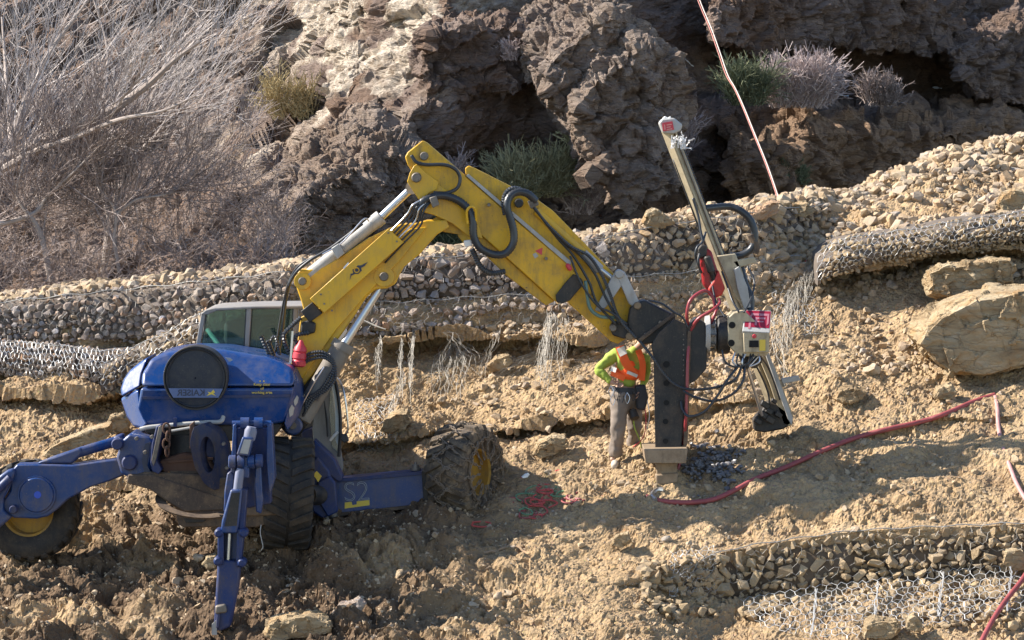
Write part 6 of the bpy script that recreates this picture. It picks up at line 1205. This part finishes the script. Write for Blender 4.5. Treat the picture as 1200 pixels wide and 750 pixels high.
nC = tree('bare_tree', 'low dark leafless tree with thin crossing branches left of the grey rock mass', 'tree', (60, 330), YT - 1,
  [([(-40, 262, 0), (0, 262, 0), (40, 250, 0), (56, 230, 0), (84, 204, -.1), (116, 172, -.2)], .05, 1.0, 2, 2), ([(60, 330, 0), (46, 270, 0), (20, 230, 0), (28, 190, 0)], .05, 1.0, 2, 2), ([(140, 320, 0), (134, 280, 0), (136, 250, 0), (122, 228, 0), (114, 218, 0)], .03, .9, 2, 2), ([(136, 252, 0), (160, 234, 0), (200, 226, 0), (240, 200, .2)], .025, .9, 2, 2)], 8, (m_trunk, m_twigb), .0048)
def bush(name, label, catg, px, py, Y, wpx, hpx, n, mt, seed, lean=0, r=.005, up=1.0, group=None, seglen=4, kind=None, parent=None):
    R = random.Random(seed); b = P(px, py, Y); a0, a1, rr_ = [], [], []; W, H_ = M(wpx, Y) / 2, M(hpx, Y); CL = [(R.uniform(-1, 1), R.uniform(.35, 1.0), R.gauss(lean, .3)) for _ in range(max(3, n // 90))]
    for _ in range(n):
        c_u, c_h, c_l = R.choice(CL); u = c_u * .75 + R.gauss(0, .16); v = R.uniform(-.5, .5); p = b + Vector((u * W * .8, v * W * .5, R.uniform(-.15, .3) * H_)); d = Vector((R.gauss(0, .35) + u * .3 + c_l, v * .8, up)).normalized(); L = H_ * R.uniform(.5, 1.0) * c_h
        for i in range(seglen):
            d = (d + Vector([R.gauss(0, .24) for _ in range(3)])).normalized(); q_ = p + d * L / seglen; a0.append(tuple(p)); a1.append(tuple(q_)); rr_.append(r * (1.3 - .15 * i))
            for _ in range(2 if i else 0):
                e = (d + Vector([R.gauss(0, .5) for _ in range(3)])).normalized(); a0.append(tuple(p)); a1.append(tuple(p + e * L / seglen * R.uniform(.5, 1.1))); rr_.append(r * .8)
            p = q_
    V, Fc = segs(np.array(a0), np.array(a1), np.array(rr_), np.array(rr_) * .7)
    o = obj(name, (V, Fc), mt, base=tuple(b), smooth=False); return tag(o, label, catg, group, kind)
m_olive = twig_mat('olive_sprigs', (.22, .21, .11), (.46, .44, .26)); m_mauve = twig_mat('mauve_twigs', (.31, .24, .225), (.54, .45, .42)); m_straw = twig_mat('straw_sprigs', (.30, .23, .11), (.42, .33, .17)); m_dgreen = twig_mat('dark_green_sprigs', (.07, .09, .05), (.19, .20, .11))
def cY(x, y): return (60.9 + (x - 900) * .010) if x > 820 else cpt(x, y).y - (1.5 if 590 < x < 720 else .7)
for args in (('olive green bush on the shaded rock above the arched boom', 612, 228, 70, 62, 900, m_olive, 0), ('darker right half of the olive bush above the boom', 640, 222, 46, 66, 700, m_olive, .1), ('large pale mauve bush of dense twigs on the ledge', 935, 118, 110, 62, 1700, m_mauve, .25), ('dark green bush left of the pale mauve bush on the ledge', 872, 116, 56, 58, 700, m_dgreen, .3),
             ('small green bush near the foot of the ropes', 928, 212, 46, 34, 350, m_dgreen, .1), ('mauve scrub on the rock between boom and mast', 698, 196, 60, 46, 500, m_mauve, 0), ('lower mauve scrub hanging over the crest between boom and mast', 690, 244, 62, 54, 500, m_mauve, 0), ('straw coloured bush on the pale rock right of the bare trees', 345, 132, 66, 56, 380, m_straw, 0),
             ('tiny olive tuft high on the dark rock', 672, 166, 14, 30, 90, m_olive, 0), ('small tuft on top of the dark rock face', 668, 34, 22, 20, 110, m_olive, 0), ('thin grey scrub on the dark rock face', 598, 68, 36, 26, 200, m_mauve, 0), ('low mauve scrub on the rock beside the boom head', 530, 206, 24, 36, 140, m_mauve, 0), ('dark brush half hidden under the arch of the boom', 520, 300, 110, 60, 900, m_dgreen, 0), ('dark low scrub on the shaded ledge right of the pale bush', 1040, 118, 90, 44, 600, m_twigb, .1), ('grey scrub on the crest just right of the mast head', 800, 176, 30, 56, 160, m_mauve, 0)):
    lab, x, y, wd, hh_, n, mt, ln = args; bush('bush', lab, 'bush', x, y, cY(x, y), wd, hh_, int(n * .9), mt, len(lab) + x, ln, r=.0075)
bt = bush('bare_shrub', 'white frosty branches just behind the mast head', 'shrub', 796, 172, 40, 34, 22, 26, twig_mat('pale_twigs', (.62, .60, .58), (.8, .78, .76)), 77, 0, .008)
# the brushwood that fills the hollow below the trees
R = random.Random(21); a0, a1, rr_ = [], [], []
for _ in range(1350):
    x = R.uniform(-80, 345); lo = XI(x, [-80, 60, 180, 260, 345], [190, 200, 205, 190, 262]); y = R.uniform(float(lo), L3(x) + 12); Yd = R.uniform(47.2, 52.5) if y < 300 else R.uniform(46.2, 48.5)
    p = P(x, y, Yd); d = Vector((R.gauss(.15, .6), R.gauss(0, .4), R.uniform(.2, 1))).normalized(); L = R.uniform(.25, .8)
    for i in range(5):
        d = (d + Vector([R.gauss(0, .25) for _ in range(3)])).normalized(); q_ = p + d * L / 5; a0.append(tuple(p)); a1.append(tuple(q_)); rr_.append(.0062)
        for _k in range(2): e = (d + Vector([R.gauss(0, .7) for _ in range(3)])).normalized(); a0.append(tuple(q_)); a1.append(tuple(q_ + e * L * R.uniform(.12, .35))); rr_.append(.0045)
        p = q_
V, Fc = segs(np.array(a0), np.array(a1), np.array(rr_), np.array(rr_) * .7)
o = obj('brushwood', (V, Fc), m_twigb, smooth=False, kind='stuff'); o['label'] = 'dense brown leafless brushwood filling the hollow between trees and wall'
print('TWIGS', nA, nB, nC, len(a0))
